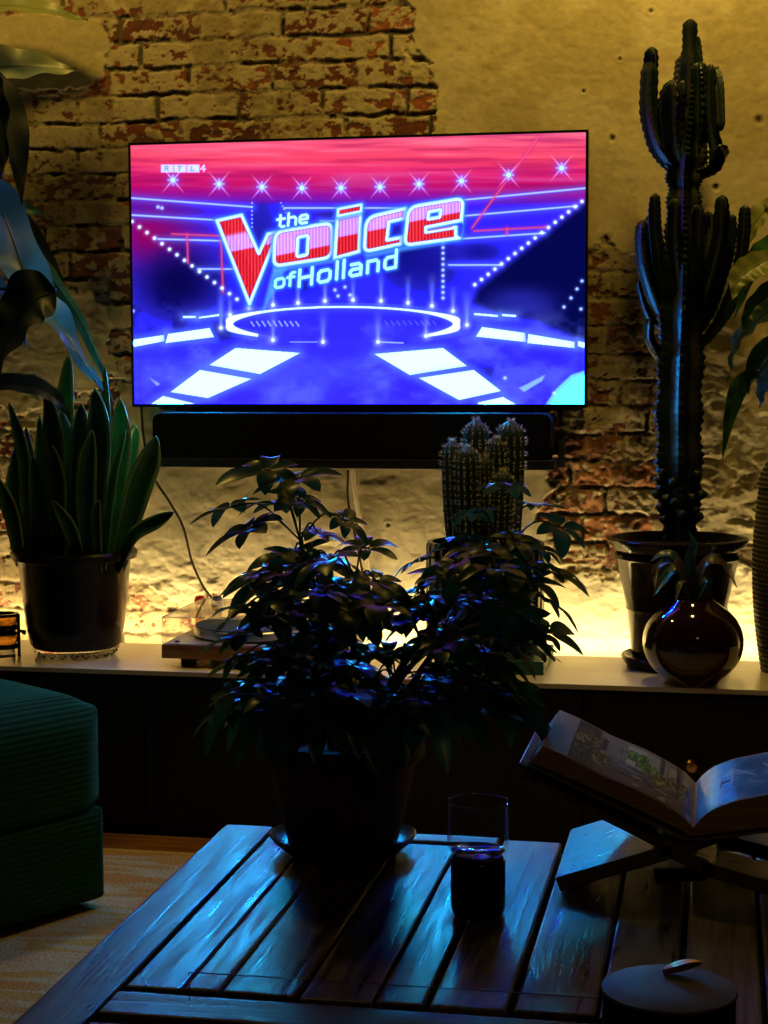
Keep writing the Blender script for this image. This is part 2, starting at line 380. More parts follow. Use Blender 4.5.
plane_box('ceiling', (X0, Y0, ZC), (X1, .02, ZC+.1), M['ceiling'])
plane_box('wall_left', (X0-.1, Y0, 0), (X0, .02, ZC), M['room'])
plane_box('wall_right', (X1, Y0, 0), (X1+.1, .02, ZC), M['room'])
plane_box('wall_front', (X0, Y0-.1, 0), (X1, Y0, ZC), M['room'])

# ------------------------------------------------------------------ rug
def rug():
    mt, nt, b = new_mat('rug')
    tc = nt.nodes.new('ShaderNodeTexCoord')
    mp = nt.nodes.new('ShaderNodeMapping'); mp.inputs['Scale'].default_value = (1.6, 7.5, 1); nt.links.new(tc.outputs['Object'], mp.inputs['Vector'])
    n = nt.nodes.new('ShaderNodeTexNoise'); n.inputs['Scale'].default_value = 1.4; n.inputs['Detail'].default_value = 3; nt.links.new(mp.outputs[0], n.inputs['Vector'])
    cr = nt.nodes.new('ShaderNodeValToRGB'); e = cr.color_ramp.elements
    e[0].position = .40; e[0].color = (.62, .30, .05, 1); e[1].position = .45; e[1].color = (.62, .46, .20, 1)
    for p, c in ((.52, (.66, .54, .32, 1)), (.55, (.60, .36, .05, 1)), (.62, (.62, .40, .08, 1)), (.66, (.60, .50, .34, 1))):
        q = e.new(p); q.color = c
    nt.links.new(n.outputs['Fac'], cr.inputs['Fac'])
    n2 = nt.nodes.new('ShaderNodeTexNoise'); n2.inputs['Scale'].default_value = 170; n2.inputs['Detail'].default_value = 3; nt.links.new(tc.outputs['Object'], n2.inputs['Vector'])
    mx = nt.nodes.new('ShaderNodeMix'); mx.data_type = 'RGBA'; mx.blend_type = 'MULTIPLY'; mx.inputs[0].default_value = .7
    cr2 = nt.nodes.new('ShaderNodeValToRGB'); cr2.color_ramp.elements[0].position = .35; cr2.color_ramp.elements[0].color = (.3, .3, .3, 1); cr2.color_ramp.elements[1].position = .6
    nt.links.new(n2.outputs['Fac'], cr2.inputs['Fac'])
    nt.links.new(cr.outputs['Color'], mx.inputs[6]); nt.links.new(cr2.outputs['Color'], mx.inputs[7]); nt.links.new(mx.outputs[2], b.inputs['Base Color'])
    bp = nt.nodes.new('ShaderNodeBump'); bp.inputs['Strength'].default_value = .8; bp.inputs['Distance'].default_value = .004
    nt.links.new(n2.outputs['Fac'], bp.inputs['Height']); nt.links.new(bp.outputs['Normal'], b.inputs['Normal']); b.inputs['Roughness'].default_value = .95
    mb = MB(); mb.box((-2.0, -3.9, 0), (2.2, -.66, .012)); o = mb.build('rug', mt, loc=(0, -2, 0), bevel=.005)
    tag(o, 'ochre and tan patterned woven rug on the floor under the wooden coffee table', 'rug')
rug()

# ------------------------------------------------------------------ television
TW, TH, TZ = 1.228, .706, 1.058; TY = -.06
def screen_raster(PX, PY):
    sh = PX.shape
    def C(r, g, b): return np.array([r, g, b], float)/255.
    img = np.zeros(sh+(3,))
    n1 = fbm(PX/34, PY/22, 60, 5); n2 = fbm(PX/90, PY/5, 66, 3); n3 = fbm(PX/18, PY/16, 72, 4)
    def grad(stops, t):
        out = np.zeros(sh+(3,))
        for k in range(3): out[..., k] = np.interp(t, [s[0] for s in stops], [s[1][k] for s in stops])
        return out
    side = np.clip((np.abs(PX-365)-60)/170, 0, 1)
    yy = PY-8*side*0
    img = grad([(131, C(255, 110, 150)), (146, C(255, 80, 120)), (160, C(255, 68, 108)), (172, C(240, 45, 120)), (186, C(200, 15, 110)), (196, C(150, 20, 170)), (206, C(60, 30, 215)), (235, C(48, 40, 235)), (300, C(48, 45, 240)), (405, C(66, 60, 255))], yy+3*(n2-.5))
    # red/pink streaks
    top = sstep(200, 185, PY)
    img = img*(1-.35*(top*sstep(.5, .75, n2))[..., None])+np.array([.55, .02, .35])*(.35*(top*sstep(.5, .75, n2)))[..., None]
    img += np.array([.0, .22, .20])*(top*sstep(.5, .2, n2)*.5)[..., None]
    def mixc(mask, c):
        nonlocal img
        img = img*(1-mask[..., None])+np.asarray(c)*mask[..., None]
    # left magenta zone and navy mass
    mixc(np.clip(np.exp(-((PX-150)/45)**2-((PY-235)/32)**2), 0, 1)*.9, C(165, 0, 90))
    mixc(np.exp(-(((PX-178)/42)**2+((PY-283)/34)**2)**1.3)*.92, C(6, 2, 70))
    mixc(sstep(.42, .62, n3)*np.exp(-((PX-170)/50)**2-((PY-300)/40)**2)*.6, C(8, 6, 95))
    # centre / right navy masses
    def inpoly(pts, soft=.6):
        d = np.full(sh, 1e9); inside = np.zeros(sh, bool); n = len(pts)
        for i in range(n):
            x0, y0 = pts[i]; x1, y1 = pts[(i+1) % n]
            ex, ey = x1-x0, y1-y0; wx, wy = PX-x0, PY-y0
            t = np.clip((wx*ex+wy*ey)/(ex*ex+ey*ey+1e-9), 0, 1)
            d = np.minimum(d, (wx-ex*t)**2+(wy-ey*t)**2)
            cnd = (y0 <= PY) != (y1 <= PY)
            xi = x0+(PY-y0)/(ey if abs(ey) > 1e-9 else 1e-9)*ex
            inside ^= cnd & (PX < xi)
        d = np.sqrt(d); return np.where(inside, d, -d)
    def poly(pts, c, a=1, soft=.7):
        mixc(np.clip(inpoly(pts)/soft+.5, 0, 1)*a, c)
    def seg(x0, y0, x1, y1, w, c, a=1, glow=0, gc=None):
        ex, ey = x1-x0, y1-y0; t = np.clip(((PX-x0)*ex+(PY-y0)*ey)/(ex*ex+ey*ey), 0, 1)
        d = np.hypot(PX-x0-ex*t, PY-y0-ey*t)
        if glow: mixc(np.exp(-(d/glow)**2)*.55*a, gc if gc is not None else c)
        mixc(np.clip(.5-(d-w/2)/.7, 0, 1)*a, c)
    def dot(x, y, r, c, a=1, glow=0): 
        d = np.hypot(PX-x, PY-y)
        if glow: mixc(np.exp(-(d/glow)**2)*.7*a, c)
        mixc(np.clip(.5-(d-r)/.7, 0, 1)*a, c)
    CY = C(190, 235, 255); WH = C(240, 255, 255); PK = C(255, 90, 130); NB = C(110, 150, 255)
    poly([(588, 201), (555, 228), (520, 255), (478, 290), (474, 302), (500, 316), (530, 318), (560, 330), (588, 345)], C(2, 6, 70), .95, 8)
    poly([(250, 205), (283, 203), (300, 222), (300, 240), (252, 240)], C(45, 40, 215), .9, 3)
    for cx, cy, rx, ry, a in ((430, 262, 30, 30, .6), (400, 255, 22, 30, .6), (480, 252, 20, 10, .6), (345, 215, 30, 8, .5), (300, 280, 24, 16, .4), (480, 375, 45, 14, .45), (225, 330, 16, 12, .6), (260, 232, 12, 30, .3)):
        mixc(np.exp(-(((PX-cx)/rx)**2+((PY-cy)/ry)**2)**1.2)*a, C(8, 8, 110))
    # smoke
    sm = sstep(.45, .78, n1)*sstep(295, 330, PY)
    mixc(sm*.55, C(105, 120, 255)); 
    mixc(np.exp(-(((PX-520)/36)**2+((PY-303)/16)**2)**1.5)*.55, C(60, 60, 225))
    mixc(sstep(.55, .3, n1)*sstep(330, 360, PY)*.5, C(45, 25, 235))
    mixc(np.exp(-((PX-250)/120)**2-((PY-372)/16)**2)*.35, C(110, 150, 255))
    # neon bands
    for a in ((131, 198, 252, 207), (131, 215, 232, 221), (158, 239, 228, 241), (198, 269, 236, 269), (284, 208, 408, 208), (463, 200, 587, 188), (463, 216, 577, 206), (458, 239, 545, 233), (449, 265, 500, 265), (320, 221, 336, 221)):
        seg(*a, 1.6, CY, .9, 4.5, C(90, 120, 255))
    for a in ((172, 234, 224, 236), (187, 234, 188, 263), (221, 240, 223, 292), (474, 231, 546, 227), (507, 228, 507, 234), (540, 135, 472, 228)):
        seg(*a, 1.6, PK, .75, 2.5, C(220, 40, 150))
    # ring of the stage
    for (cx, cy, rx, ry, w, a0) in ((343, 324, 113, 17, 2.2, 1),):
        u = (PX-cx)/rx; v_ = (PY-cy)/ry; rr = np.hypot(u, v_); dist = np.abs(rr-1)*np.hypot(rx*u, ry*v_)/np.maximum(rr, .01)*ry/np.maximum(np.hypot(ry*u, rx*v_*ry/rx)+.01, 1)
        gd = np.hypot(2*u/rx, 2*v_/ry); dist = np.abs(u*u+v_*v_-1)/np.maximum(gd, 1e-4)
        keep = (rr < 1.25)*np.clip(1-sstep(326, 338, PY)*(np.abs(PX-343) < 85), 0, 1)
        thick = 1.0+2.6*np.minimum(np.abs(u), 1.02)**6
        mixc(np.exp(-(dist/6)**2)*.55*keep, C(90, 130, 255)); mixc(np.clip(.5-(dist-thick)/.9, 0, 1)*keep, WH)
        inn = np.clip((1-rr)*6, 0, 1); mixc(inn*.35, C(50, 35, 230))
    for i in range(9):
        seg(251+i*5.6, 321+abs(i-4)*.2, 254+i*5.6, 326, 1.3, CY, .8)
    for i in range(9): seg(385+i*6, 321, 388+i*6, 325, 1.0, C(140, 170, 255), .5)
    # beams of light
    for x, y, h_, w in ((221, 328, 42, 5), (230, 315, 22, 4), (249, 308, 18, 4), (273, 305, 26, 3), (298, 303, 24, 3), (325, 301, 28, 4), (353, 300, 24, 3), (273, 340, 30, 4), (323, 342, 32, 6), (381, 301, 30, 4), (408, 303, 30, 4), (432, 306, 34, 5), (453, 311, 26, 5), (467, 325, 36, 7), (378, 342, 32, 6), (426, 336, 26, 5)):
        k = np.clip((y-PY)/h_, 0, 1)*(PY < y)
        mixc(np.exp(-((PX-x)/(1.2+w*.6*k))**2)*(k > 0)*(1-k)**.8*.75, C(150, 190, 255)); dot(x, y, 1.7, WH, .9, 4)
    seg(290, 342, 317, 342, 1, CY, .7); seg(380, 342, 403, 343, 1.4, CY, .8)
    # floor light panels
    PAN = C(225, 255, 255)
    for p in ([(235.6, 348), (300, 353), (260, 374), (209.5, 365)], [(200, 370), (251, 379), (208, 398), (170.5, 392)], [(163, 396), (194, 403.5), (192, 406), (148, 406)],
              [(131, 340), (164, 335), (164.6, 341), (131, 347.5)], [(168, 334), (209.5, 328), (214, 337), (165.6, 343)], [(183, 316), (196, 316), (196, 318), (183, 318)], [(199, 317), (219, 314), (219, 316), (199, 318.5)],
              [(374.4, 354), (443, 348), (467, 366), (410, 375)], [(419, 378), (473.7, 370), (501, 391), (459, 400)], [(478, 402.5), (503, 397), (519, 406), (478, 406)],
              [(476, 336.5), (482, 327), (525, 333), (526, 342)], [(528.4, 334), (574.6, 342), (574.6, 348), (527.4, 343)], [(578, 341), (590, 344), (590, 350), (578, 346)],
              [(474, 313), (498, 315), (498, 317), (474, 315)], [(502, 314), (516, 315), (516, 317), (502, 316)]):
        dd = inpoly(p); mixc(np.exp(-(np.clip(-dd, 0, 50)/5)**2)*.45, C(110, 160, 255)); mixc(np.clip(dd/.8+.5, 0, 1), PAN)
    dd = inpoly([(543, 408), (556, 389), (571, 375), (592, 368), (592, 408)]); mixc(np.clip(dd/2+.5, 0, 1)*.95, C(120, 235, 250))
    poly([(519, 388), (545, 375), (542, 381), (524, 392)], C(150, 210, 250), .9, 1.5); poly([(150, 378), (160, 384), (157, 386)], C(170, 210, 255), .8, 1.5)
    # bulbs
    for i in range(15): dot(132+i*7.5, 221.5+i*5.55, 1.5, WH, 1, 2.6)
    for i in range(17): dot(582-i*6.7, 201.5+i*5.2, 1.5, WH, 1, 2.6)
    for i in range(11): dot(443, 242+i*5.6, 1.3, CY, .95, 2.2)
    for i in range(7): dot(252, 203+i*4, 1.0, CY, .8); dot(281+i*1.6, 203+i*3.2, .9, CY, .7)
    for x, y in ((582, 281), (577, 289), (571, 298), (564, 307), (581, 309), (505, 378), (554, 393), (162, 208), (158, 207), (133, 311), (335, 290), (345, 287), (350, 295), (338, 296)): dot(x, y, 1.4, CY, .9, 2.2)
    # star lamps
    for x, y in ((173, 180), (219, 184), (262, 187), (302, 188), (341, 188), (380, 187), (419, 184), (461.5, 181), (508.5, 175), (561.6, 168)):
        mixc(np.exp(-(np.hypot(PX-x, PY-y)/8)**2)*.5, C(150, 70, 255))
        s_ = 12.5+abs(x-360)*.012
        for q in (-1, 1):
            ax, ay = s_*.85, s_*q
            ex, ey = 2*ax, 2*ay; t = ((PX-x+ax)*ex+(PY-y+ay)*ey)/(ex*ex+ey*ey); inb = (t > 0) & (t < 1)
            d = np.abs((PX-x)*ey-(PY-y)*ex)/math.hypot(ex, ey); k = 1-np.abs(t-.5)*2
            mixc(np.clip(1.1-d/.9, 0, 1)*inb*np.clip(k*1.6, 0, 1)*.85, C(255, 190, 240))
        for ax, ay in ((5, 0), (0, 5)):
            seg(x-ax, y-ay, x+ax, y+ay, 1.2, C(150, 220, 255), .9)
        dot(x, y, 1.9, C(190, 250, 255), 1, 4)
    # ---- logo: big letters
    def stripes(mask, tmid, slope, lo, hi):
        s_ = .5+.5*np.sin((PX+(PY*slope))*2*PI/3.3)
        yl = (PY+.2*(PX-330)); base = np.zeros(sh+(3,))
        base[:] = C(215, 20, 40)
        band = sstep(lo-3, lo+3, yl)*(1-sstep(hi-1.2, hi+1.2, yl))
        base = base*(1-band[..., None])+C(215, 145, 225)*band[..., None]
        base = base+np.array([.28, .22, .22])*((s_ > .62)*.75)[..., None]
        mixc(mask, np.clip(base, 0, 1))
    def letter(outer, holes, lo, hi, slope=0, w=2.4):
        d = inpoly(outer)
        for h in holes: d = np.minimum(d, -inpoly(h))
        mixc(np.exp(-(np.clip(-d-1.5, 0, 50)/3.2)**2)*.65, C(60, 130, 235))
        mixc(np.clip(d+2.0+.5, 0, 1), C(120, 215, 235))
        mixc(np.clip(d+.9+.5, 0, 1), C(215, 245, 250))
        ins = np.clip((d-w)/.6+.5, 0, 1); mixc(np.clip((d-w+.7)/.6+.5, 0, 1)*.6, C(90, 10, 60)); stripes(ins, 0, slope, lo, hi)
    # glow copy thrown to the lower right
    for poly_ in ([(262, 312), (280, 240), (290, 262), (266, 308)], [(274, 268), (332, 259), (334, 262), (275, 272)], [(364, 254), (402, 246), (456, 238), (458, 241), (366, 258)]):
        poly(poly_, C(95, 200, 235), .7, 4)
    letter([(216.8, 220.6), (241.6, 215), (258.8, 253.5), (267.8, 234), (278, 232), (249.5, 304)], [], 215, 232, -.0, 2.2)
    def rr_poly(tl, tr, br, bl, r, k=5):
        P = [np.array(p, float) for p in (tl, tr, br, bl)]; out = []
        for i in range(4):
            p = P[i]; a = P[i-1]; b = P[(i+1) % 4]; da = nrm(a-p)*r[i]; db = nrm(b-p)*r[i]
            for j in range(k+1):
                t = j/k; out.append(tuple((1-t)**2*(p+da)+2*t*(1-t)*p+t*t*(p+db)))
        return out
    letter(rr_poly((275, 232), (332, 222.5), (332, 257.5), (273.5, 266.5), (9, 8, 9, 8)), [rr_poly((298, 237.5), (308, 235.5), (307, 254.5), (297, 256.5), (2, 2, 2, 2))], 0, 245, 0)
    letter([(337.3, 218), (360.6, 213.4), (359.2, 251.5), (334.5, 258.5)], [], 0, 239, 0)
    letter([(338.3, 209.2), (361.3, 204.8), (360.8, 211.2), (337.9, 215.8)], [], 0, 1, 0, 1.6)
    letter(rr_poly((366, 217.5), (406, 208.2), (401, 244), (364, 252), (11, 1, 1, 7)), [[(389, 222), (408, 217.5), (405, 236.5), (387, 240)]], 0, 239, 0)
    letter(rr_poly((408.5, 207), (463.5, 198), (460, 238), (404.5, 245.5), (10, 8, 1, 7)), [rr_poly((429, 212), (441, 209.8), (439.5, 217), (428, 219), (1, 1, 1, 1)), [(426, 227.5), (462, 220.3), (466, 224), (463, 241), (456, 236), (456, 227), (426, 232)]], 0, 238, 0)
    seg(428, 230.6, 452, 226.5, 1.3, C(190, 60, 110), .9)
    # ---- small words
    G = {'t': [[(.25, 1.0), (.25, .12), (.4, 0), (.62, 0)], [(0, .68), (.62, .68)]],
         'h': [[(0, 1.05), (0, 0)], [(0, .68), (.5, .68), (.66, .52), (.66, 0)]],
         'e': [[(.62, 0), (.15, 0), (0, .15), (0, .55), (.13, .68), (.55, .68), (.68, .55), (.68, .34), (0, .34)]],
         'o': [[(.14, 0), (.56, 0), (.7, .14), (.7, .54), (.56, .68), (.14, .68), (0, .54), (0, .14), (.14, 0)]],
         'f': [[(.22, 0), (.22, .85), (.35, 1.0), (.6, 1.0)], [(0, .66), (.55, .66)]],
         'H': [[(0, 1), (0, 0)], [(.75, 1), (.75, 0)], [(0, .5), (.75, .5)]],
         'l': [[(0, 1.05), (0, 0)]],
         'a': [[(.05, .68), (.5, .68), (.64, .54), (.64, 0), (.12, 0), (0, .12), (0, .26), (.12, .38), (.64, .38)]],
         'n': [[(0, 0), (0, .68), (.5, .68), (.64, .54), (.64, 0)]],
         'd': [[(.66, 1.05), (.66, 0), (.14, 0), (0, .14), (0, .54), (.14, .68), (.66, .68)]],
         'R': [[(0, 0), (0, 1), (.55, 1), (.7, .8), (.55, .5), (0, .5)], [(.35, .5), (.75, 0)]],
         'T': [[(.35, 0), (.35, 1)], [(0, 1), (.7, 1)]], 'L': [[(0, 1), (0, 0), (.6, 0)]], '4': [[(.5, 0), (.5, 1), (0, .35), (.75, .35)]]}
    W_ = {'t': .62, 'h': .66, 'e': .68, 'o': .7, 'f': .6, 'H': .75, 'l': 0, 'a': .64, 'n': .64, 'd': .66, 'R': .75, 'T': .7, 'L': .6, '4': .75}
    def word(txt, x, y, s_, slope, wd, c, gap=.34, glow=None):
        D = np.full(sh, 1e9); cx = 0.
        for ch in txt:
            for st in G[ch]:
                for (a, b), (c_, d_) in zip(st[:-1], st[1:]):
                    xa, xb = x+(cx+a)*s_, x+(cx+c_)*s_; ya = y-b*s_+slope*(cx+a)*s_; yb = y-d_*s_+slope*(cx+c_)*s_
                    xa += b*s_*.06; xb += d_*s_*.06
                    ex, ey = xb-xa, yb-ya; t = np.clip(((PX-xa)*ex+(PY-ya)*ey)/(ex*ex+ey*ey+1e-9), 0, 1)
                    D = np.minimum(D, np.hypot(PX-xa-ex*t, PY-ya-ey*t))
            cx += W_[ch]+gap
        if glow is not None: mixc(np.exp(-(np.clip(D-wd/2, 0, 40)/2.2)**2)*.75, glow)
        mixc(np.clip(.5-(D-wd/2)/.6, 0, 1), c)
    word('the', 277, 227.5, 11.5, -.17, 2.6, C(200, 250, 250), .34, C(60, 130, 235))
    word('of', 275, 288, 12.5, -.17, 2.8, C(170, 245, 250), .26, C(60, 150, 235))
    word('Holland', 299, 286.5, 16.5, -.2, 3.2, C(180, 248, 250), .41, C(60, 150, 235))
    for k, ch in enumerate('RTL'):
        poly([(161+k*13, 164.6), (173.4+k*13, 164.6), (173.4+k*13, 172.4), (161+k*13, 172.4)], C(225, 240, 250), .92, .6)
        word(ch, 165+k*13, 170.6, 4.2, 0, 1.0, C(130, 165, 185))
    word('4', 200.7, 171.3, 6.2, 0, 1.3, C(255, 225, 235))
    return np.clip(img, 0, 1)
def television():
    t = thing('television', (0, -.03, TZ), 'large flat television on the brick wall showing a red and blue stage with a logo', 'television')
    b = MB(); b.box((-TW/2, -.058, TZ), (TW/2, -.03, TZ+TH)); b.build('housing', M['bezel'], t, smooth=False, bevel=.003)
    fr = MB(); e = .0065; y0, y1 = TY-.003, TY+.004
    fr.box((-TW/2, y0, TZ), (TW/2, y1, TZ+.0085)); fr.box((-TW/2, y0, TZ+TH-e), (TW/2, y1, TZ+TH))
    fr.box((-TW/2, y0, TZ+.0085), (-TW/2+e, y1, TZ+TH-e)); fr.box((TW/2-e, y0, TZ+.0085), (TW/2, y1, TZ+TH-e)); fr.build('bezel', M['bezel'], t, smooth=False)
    b = MB(); b.box((-.2, -.03, TZ+.2), (.2, -.024, TZ+.5)); b.build('wall_bracket', M['black_matte'], t, smooth=False)
    nx, nz = 820, 470
    xs = np.linspace(-TW/2+e, TW/2-e, nx); zs = np.linspace(TZ+.0085, TZ+TH-e, nz)
    X, Z = np.meshgrid(xs, zs, indexing='ij'); PX, PY = proj(X, TY-.001+0*X, Z)
    img = screen_raster(PX, PY)
    lin = np.where(img <= .04045, img/12.92, ((img+.055)/1.055)**2.4)
    # the panel is brighter than the camera could hold: saturated channels go above one
    bl = np.clip((img[..., 2]-.80)/.18, 0, 1); gr = np.clip((img[..., 1]-.86)/.10, 0, 1)**2
    K = 4; pad = np.pad(gr, K, mode='edge'); er = gr.copy()
    for a_ in range(0, 2*K+1, 2):
        for b_ in range(0, 2*K+1, 2): er = np.minimum(er, pad[a_:a_+gr.shape[0], b_:b_+gr.shape[1]])
    lin = lin*(1+np.stack([.2*gr, 1.0*gr+75*er, 8*bl+120*er], -1))
    V = np.stack([X, TY-.001+0*X, Z], -1).reshape(-1, 3)-np.array(ORG[t.name])
    i = np.arange(nx-1)[:, None]*nz+np.arange(nz-1)[None, :]; F = np.stack([i, i+nz, i+nz+1, i+1], -1).reshape(-1, 4)
    me = bpy.data.meshes.new('screen'); me.vertices.add(len(V)); me.vertices.foreach_set('co', V.ravel())
    me.loops.add(F.size); me.loops.foreach_set('vertex_index', F.ravel().astype(np.int32)); me.polygons.add(len(F))
    me.polygons.foreach_set('loop_start', np.arange(0, F.size, 4, dtype=np.int32)); me.polygons.foreach_set('loop_total', np.full(len(F), 4, dtype=np.int32))
    me.update(calc_edges=True)
    a = me.color_attributes.new('picture', 'FLOAT_COLOR', 'POINT'); a.data.foreach_set('color', np.concatenate([lin.reshape(-1, 3), np.ones((len(V), 1))], 1).ravel())
    mt = bpy.data.materials.new('lit_screen'); mt.use_nodes = True; nt = mt.node_tree; nt.nodes.clear()
    o_ = nt.nodes.new('ShaderNodeOutputMaterial'); em = nt.nodes.new('ShaderNodeEmission'); at_ = nt.nodes.new('ShaderNodeAttribute'); at_.attribute_name = 'picture'
    nt.links.new(at_.outputs['Color'], em.inputs['Color']); nt.links.new(em.outputs[0], o_.inputs[0]); em.inputs['Strength'].default_value = 1.0
    me.materials.append(mt); o = bpy.data.objects.new('screen', me); COL.objects.link(o); o.parent = t
    o['label'] = 'lit screen with the stage picture and logo'
television()

# ------------------------------------------------------------------ soundbar, shelf, cables
def rounded_box(mb, lo, hi, r, seg=6, mi=0):
    """prism along y with rounded corners in x-z"""
    x0, y0, z0 = lo; x1, y1, z1 = hi; loop = []
    for cx, cz, a0 in ((x1-r, z1-r, 0), (x0+r, z1-r, 90), (x0+r, z0+r, 180), (x1-r, z0+r, 270)):
        for k in range(seg+1):
            a = R(a0+90*k/seg); loop.append((cx+r*math.cos(a), cz+r*math.sin(a)))
    n = len(loop)
    v = [(x, y0, z) for x, z in loop]+[(x, y1, z) for x, z in loop]
    mb.add(v, [tuple(range(n))[::-1], tuple(range(n, 2*n))]+[(i, (i+1) % n, n+(i+1) % n, n+i) for i in range(n)], mi)
t = thing('soundbar', (0, -.09, .926), 'long black soundbar with rounded ends below the television', 'soundbar')
b = MB(); rounded_box(b, (-.534, -.135, .926), (.53, -.045, 1.045), .022); b.build('body', M['fabric_black'], t, bevel=.004)
b = MB(); rounded_box(b, (-.531, -.137, .929), (.527, -.134, 1.042), .02); b.build('grille', M['fabric_black'], t)
t = thing('wall_shelf', (0, -.02, .9), 'narrow black wall shelf carrying the soundbar', 'shelf')
b = MB(); b.box((-.545, -.14, .900), (.538, -.012, .925)); b.build('board', M['black_matte'], t, smooth=False, bevel=.002)
b = MB(); b.box((.540, -.05, .902), (.556, -.012, .975)); b.box((-.562, -.05, .902), (-.547, -.012, .975)); b.build('end_bracket', M['black_matte'], t, smooth=False, bevel=.002)
b = MB(); tube(b, [at(141, 404, Y=-.028), at(144, 440, Y=-.022), at(152, 474, Y=-.022), at(170, 503, Y=-.022), at(183, 527, Y=-.022), at(192, 562, Y=-.022), at(204, 588, Y=-.024), at(216, 604, Y=-.03), at(226, 630, Y=-.045)], .0036, 60, 6)
tag(b.build('power_cable', M['dark_cable'], loc=at(204, 588, Y=-.024)), 'dark cable hanging down the wall from television corner to turntable', 'cable')
b = MB(); tube(b, [at(352, 468, Y=-.022), at(356, 500, Y=-.022), at(364, 542, Y=-.022), at(371, 590, Y=-.022), at(376, 640, Y=-.022)], .0055, 30, 6)
tag(b.build('speaker_cable', M['white_cable'], loc=at(364, 542, Y=-.022)), 'pale cable running down the wall below the soundbar centre', 'cable')
b = MB(); tube(b, [at(348, 470, Y=-.02), at(348, 500, Y=-.02), at(357, 545, Y=-.02), at(366, 592, Y=-.02), at(371, 640, Y=-.02)], .003, 30, 6)
tag(b.build('signal_cable', M['dark_cable'], loc=at(360, 545, Y=-.02)), 'thin dark cable beside the pale cable below the soundbar', 'cable')

# ------------------------------------------------------------------ media cabinet and light strip
S = .417; CX0, CX1, CY0, CY1 = -1.55, 1.75, -.50, -.100
t = thing('media_cabinet', (.1, -.28, 0), 'long low black media cabinet with a pale top below the television', 'cabinet')
b = MB(); b.box((CX0, CY0, S-.012), (CX1, CY1, S)); b.build('top_board', M['cab_top'], t, smooth=False, bevel=.001)
b = MB(); b.box((CX0+.02, CY0+.02, .0), (CX1-.02, CY1, S-.0125)); b.build('body', M['cabinet'], t, smooth=False)
nd = 6; dw = (CX1-CX0-.04)/nd
for i in range(nd):
    x0 = CX0+.02+i*dw
    b = MB(); b.box((x0+.002, CY0+.003, .03), (x0+dw-.002, CY0+.0195, S-.02)); d = b.build('door', M['cabinet'], t, smooth=False, bevel=.0015)
    b = MB(); kx = .898 if i == 4 else x0+(dw-.05 if i % 2 == 0 else .05)
    lathe(b, [(0, .018), (.012, .017), (.017, .010), (.016, .004), (.007, 0), (.006, -.012), (0, -.012)], (0, 0, 0), 20)
    b.v = [(kx+x, CY0-.008-z, .235+y) for x, y, z in b.v]; b.build('knob', M['brass'], d)
b = MB(); b.box((CX0+.03, CY1, S-.06), (CX1-.03, -.028, S-.0455)); b.build('rear_ledge', M['cabinet'], t, smooth=False)
t = thing('light_strip', (.1, -.035, .40), 'warm glowing light strip behind the cabinet along the wall', 'light strip')
b = MB(); b.box((-1.5, -.097, .372), (1.7, -.070, .392)); b.build('channel', M['led_case'], t, smooth=False)
b = MB(); b.box((-1.5, -.095, .3925), (1.7, -.073, .3965)); b.build('diffuser', M['led'], t, smooth=False)

# ------------------------------------------------------------------ pots helper
def pot_profile(h, rt, rb, wall=.008, rim=.014, rimh=.022, inner=None):
    return [(0, .0), (rb-.006, .0), (rb, .006), (rt-(rt-rb)*.06, h-rimh), (rt+rim*.6, h-rimh), (rt+rim*.8, h-.004), (rt+rim*.5, h), (rt-wall, h), (rt-wall-.004, h-.035), (0, h-.035)]

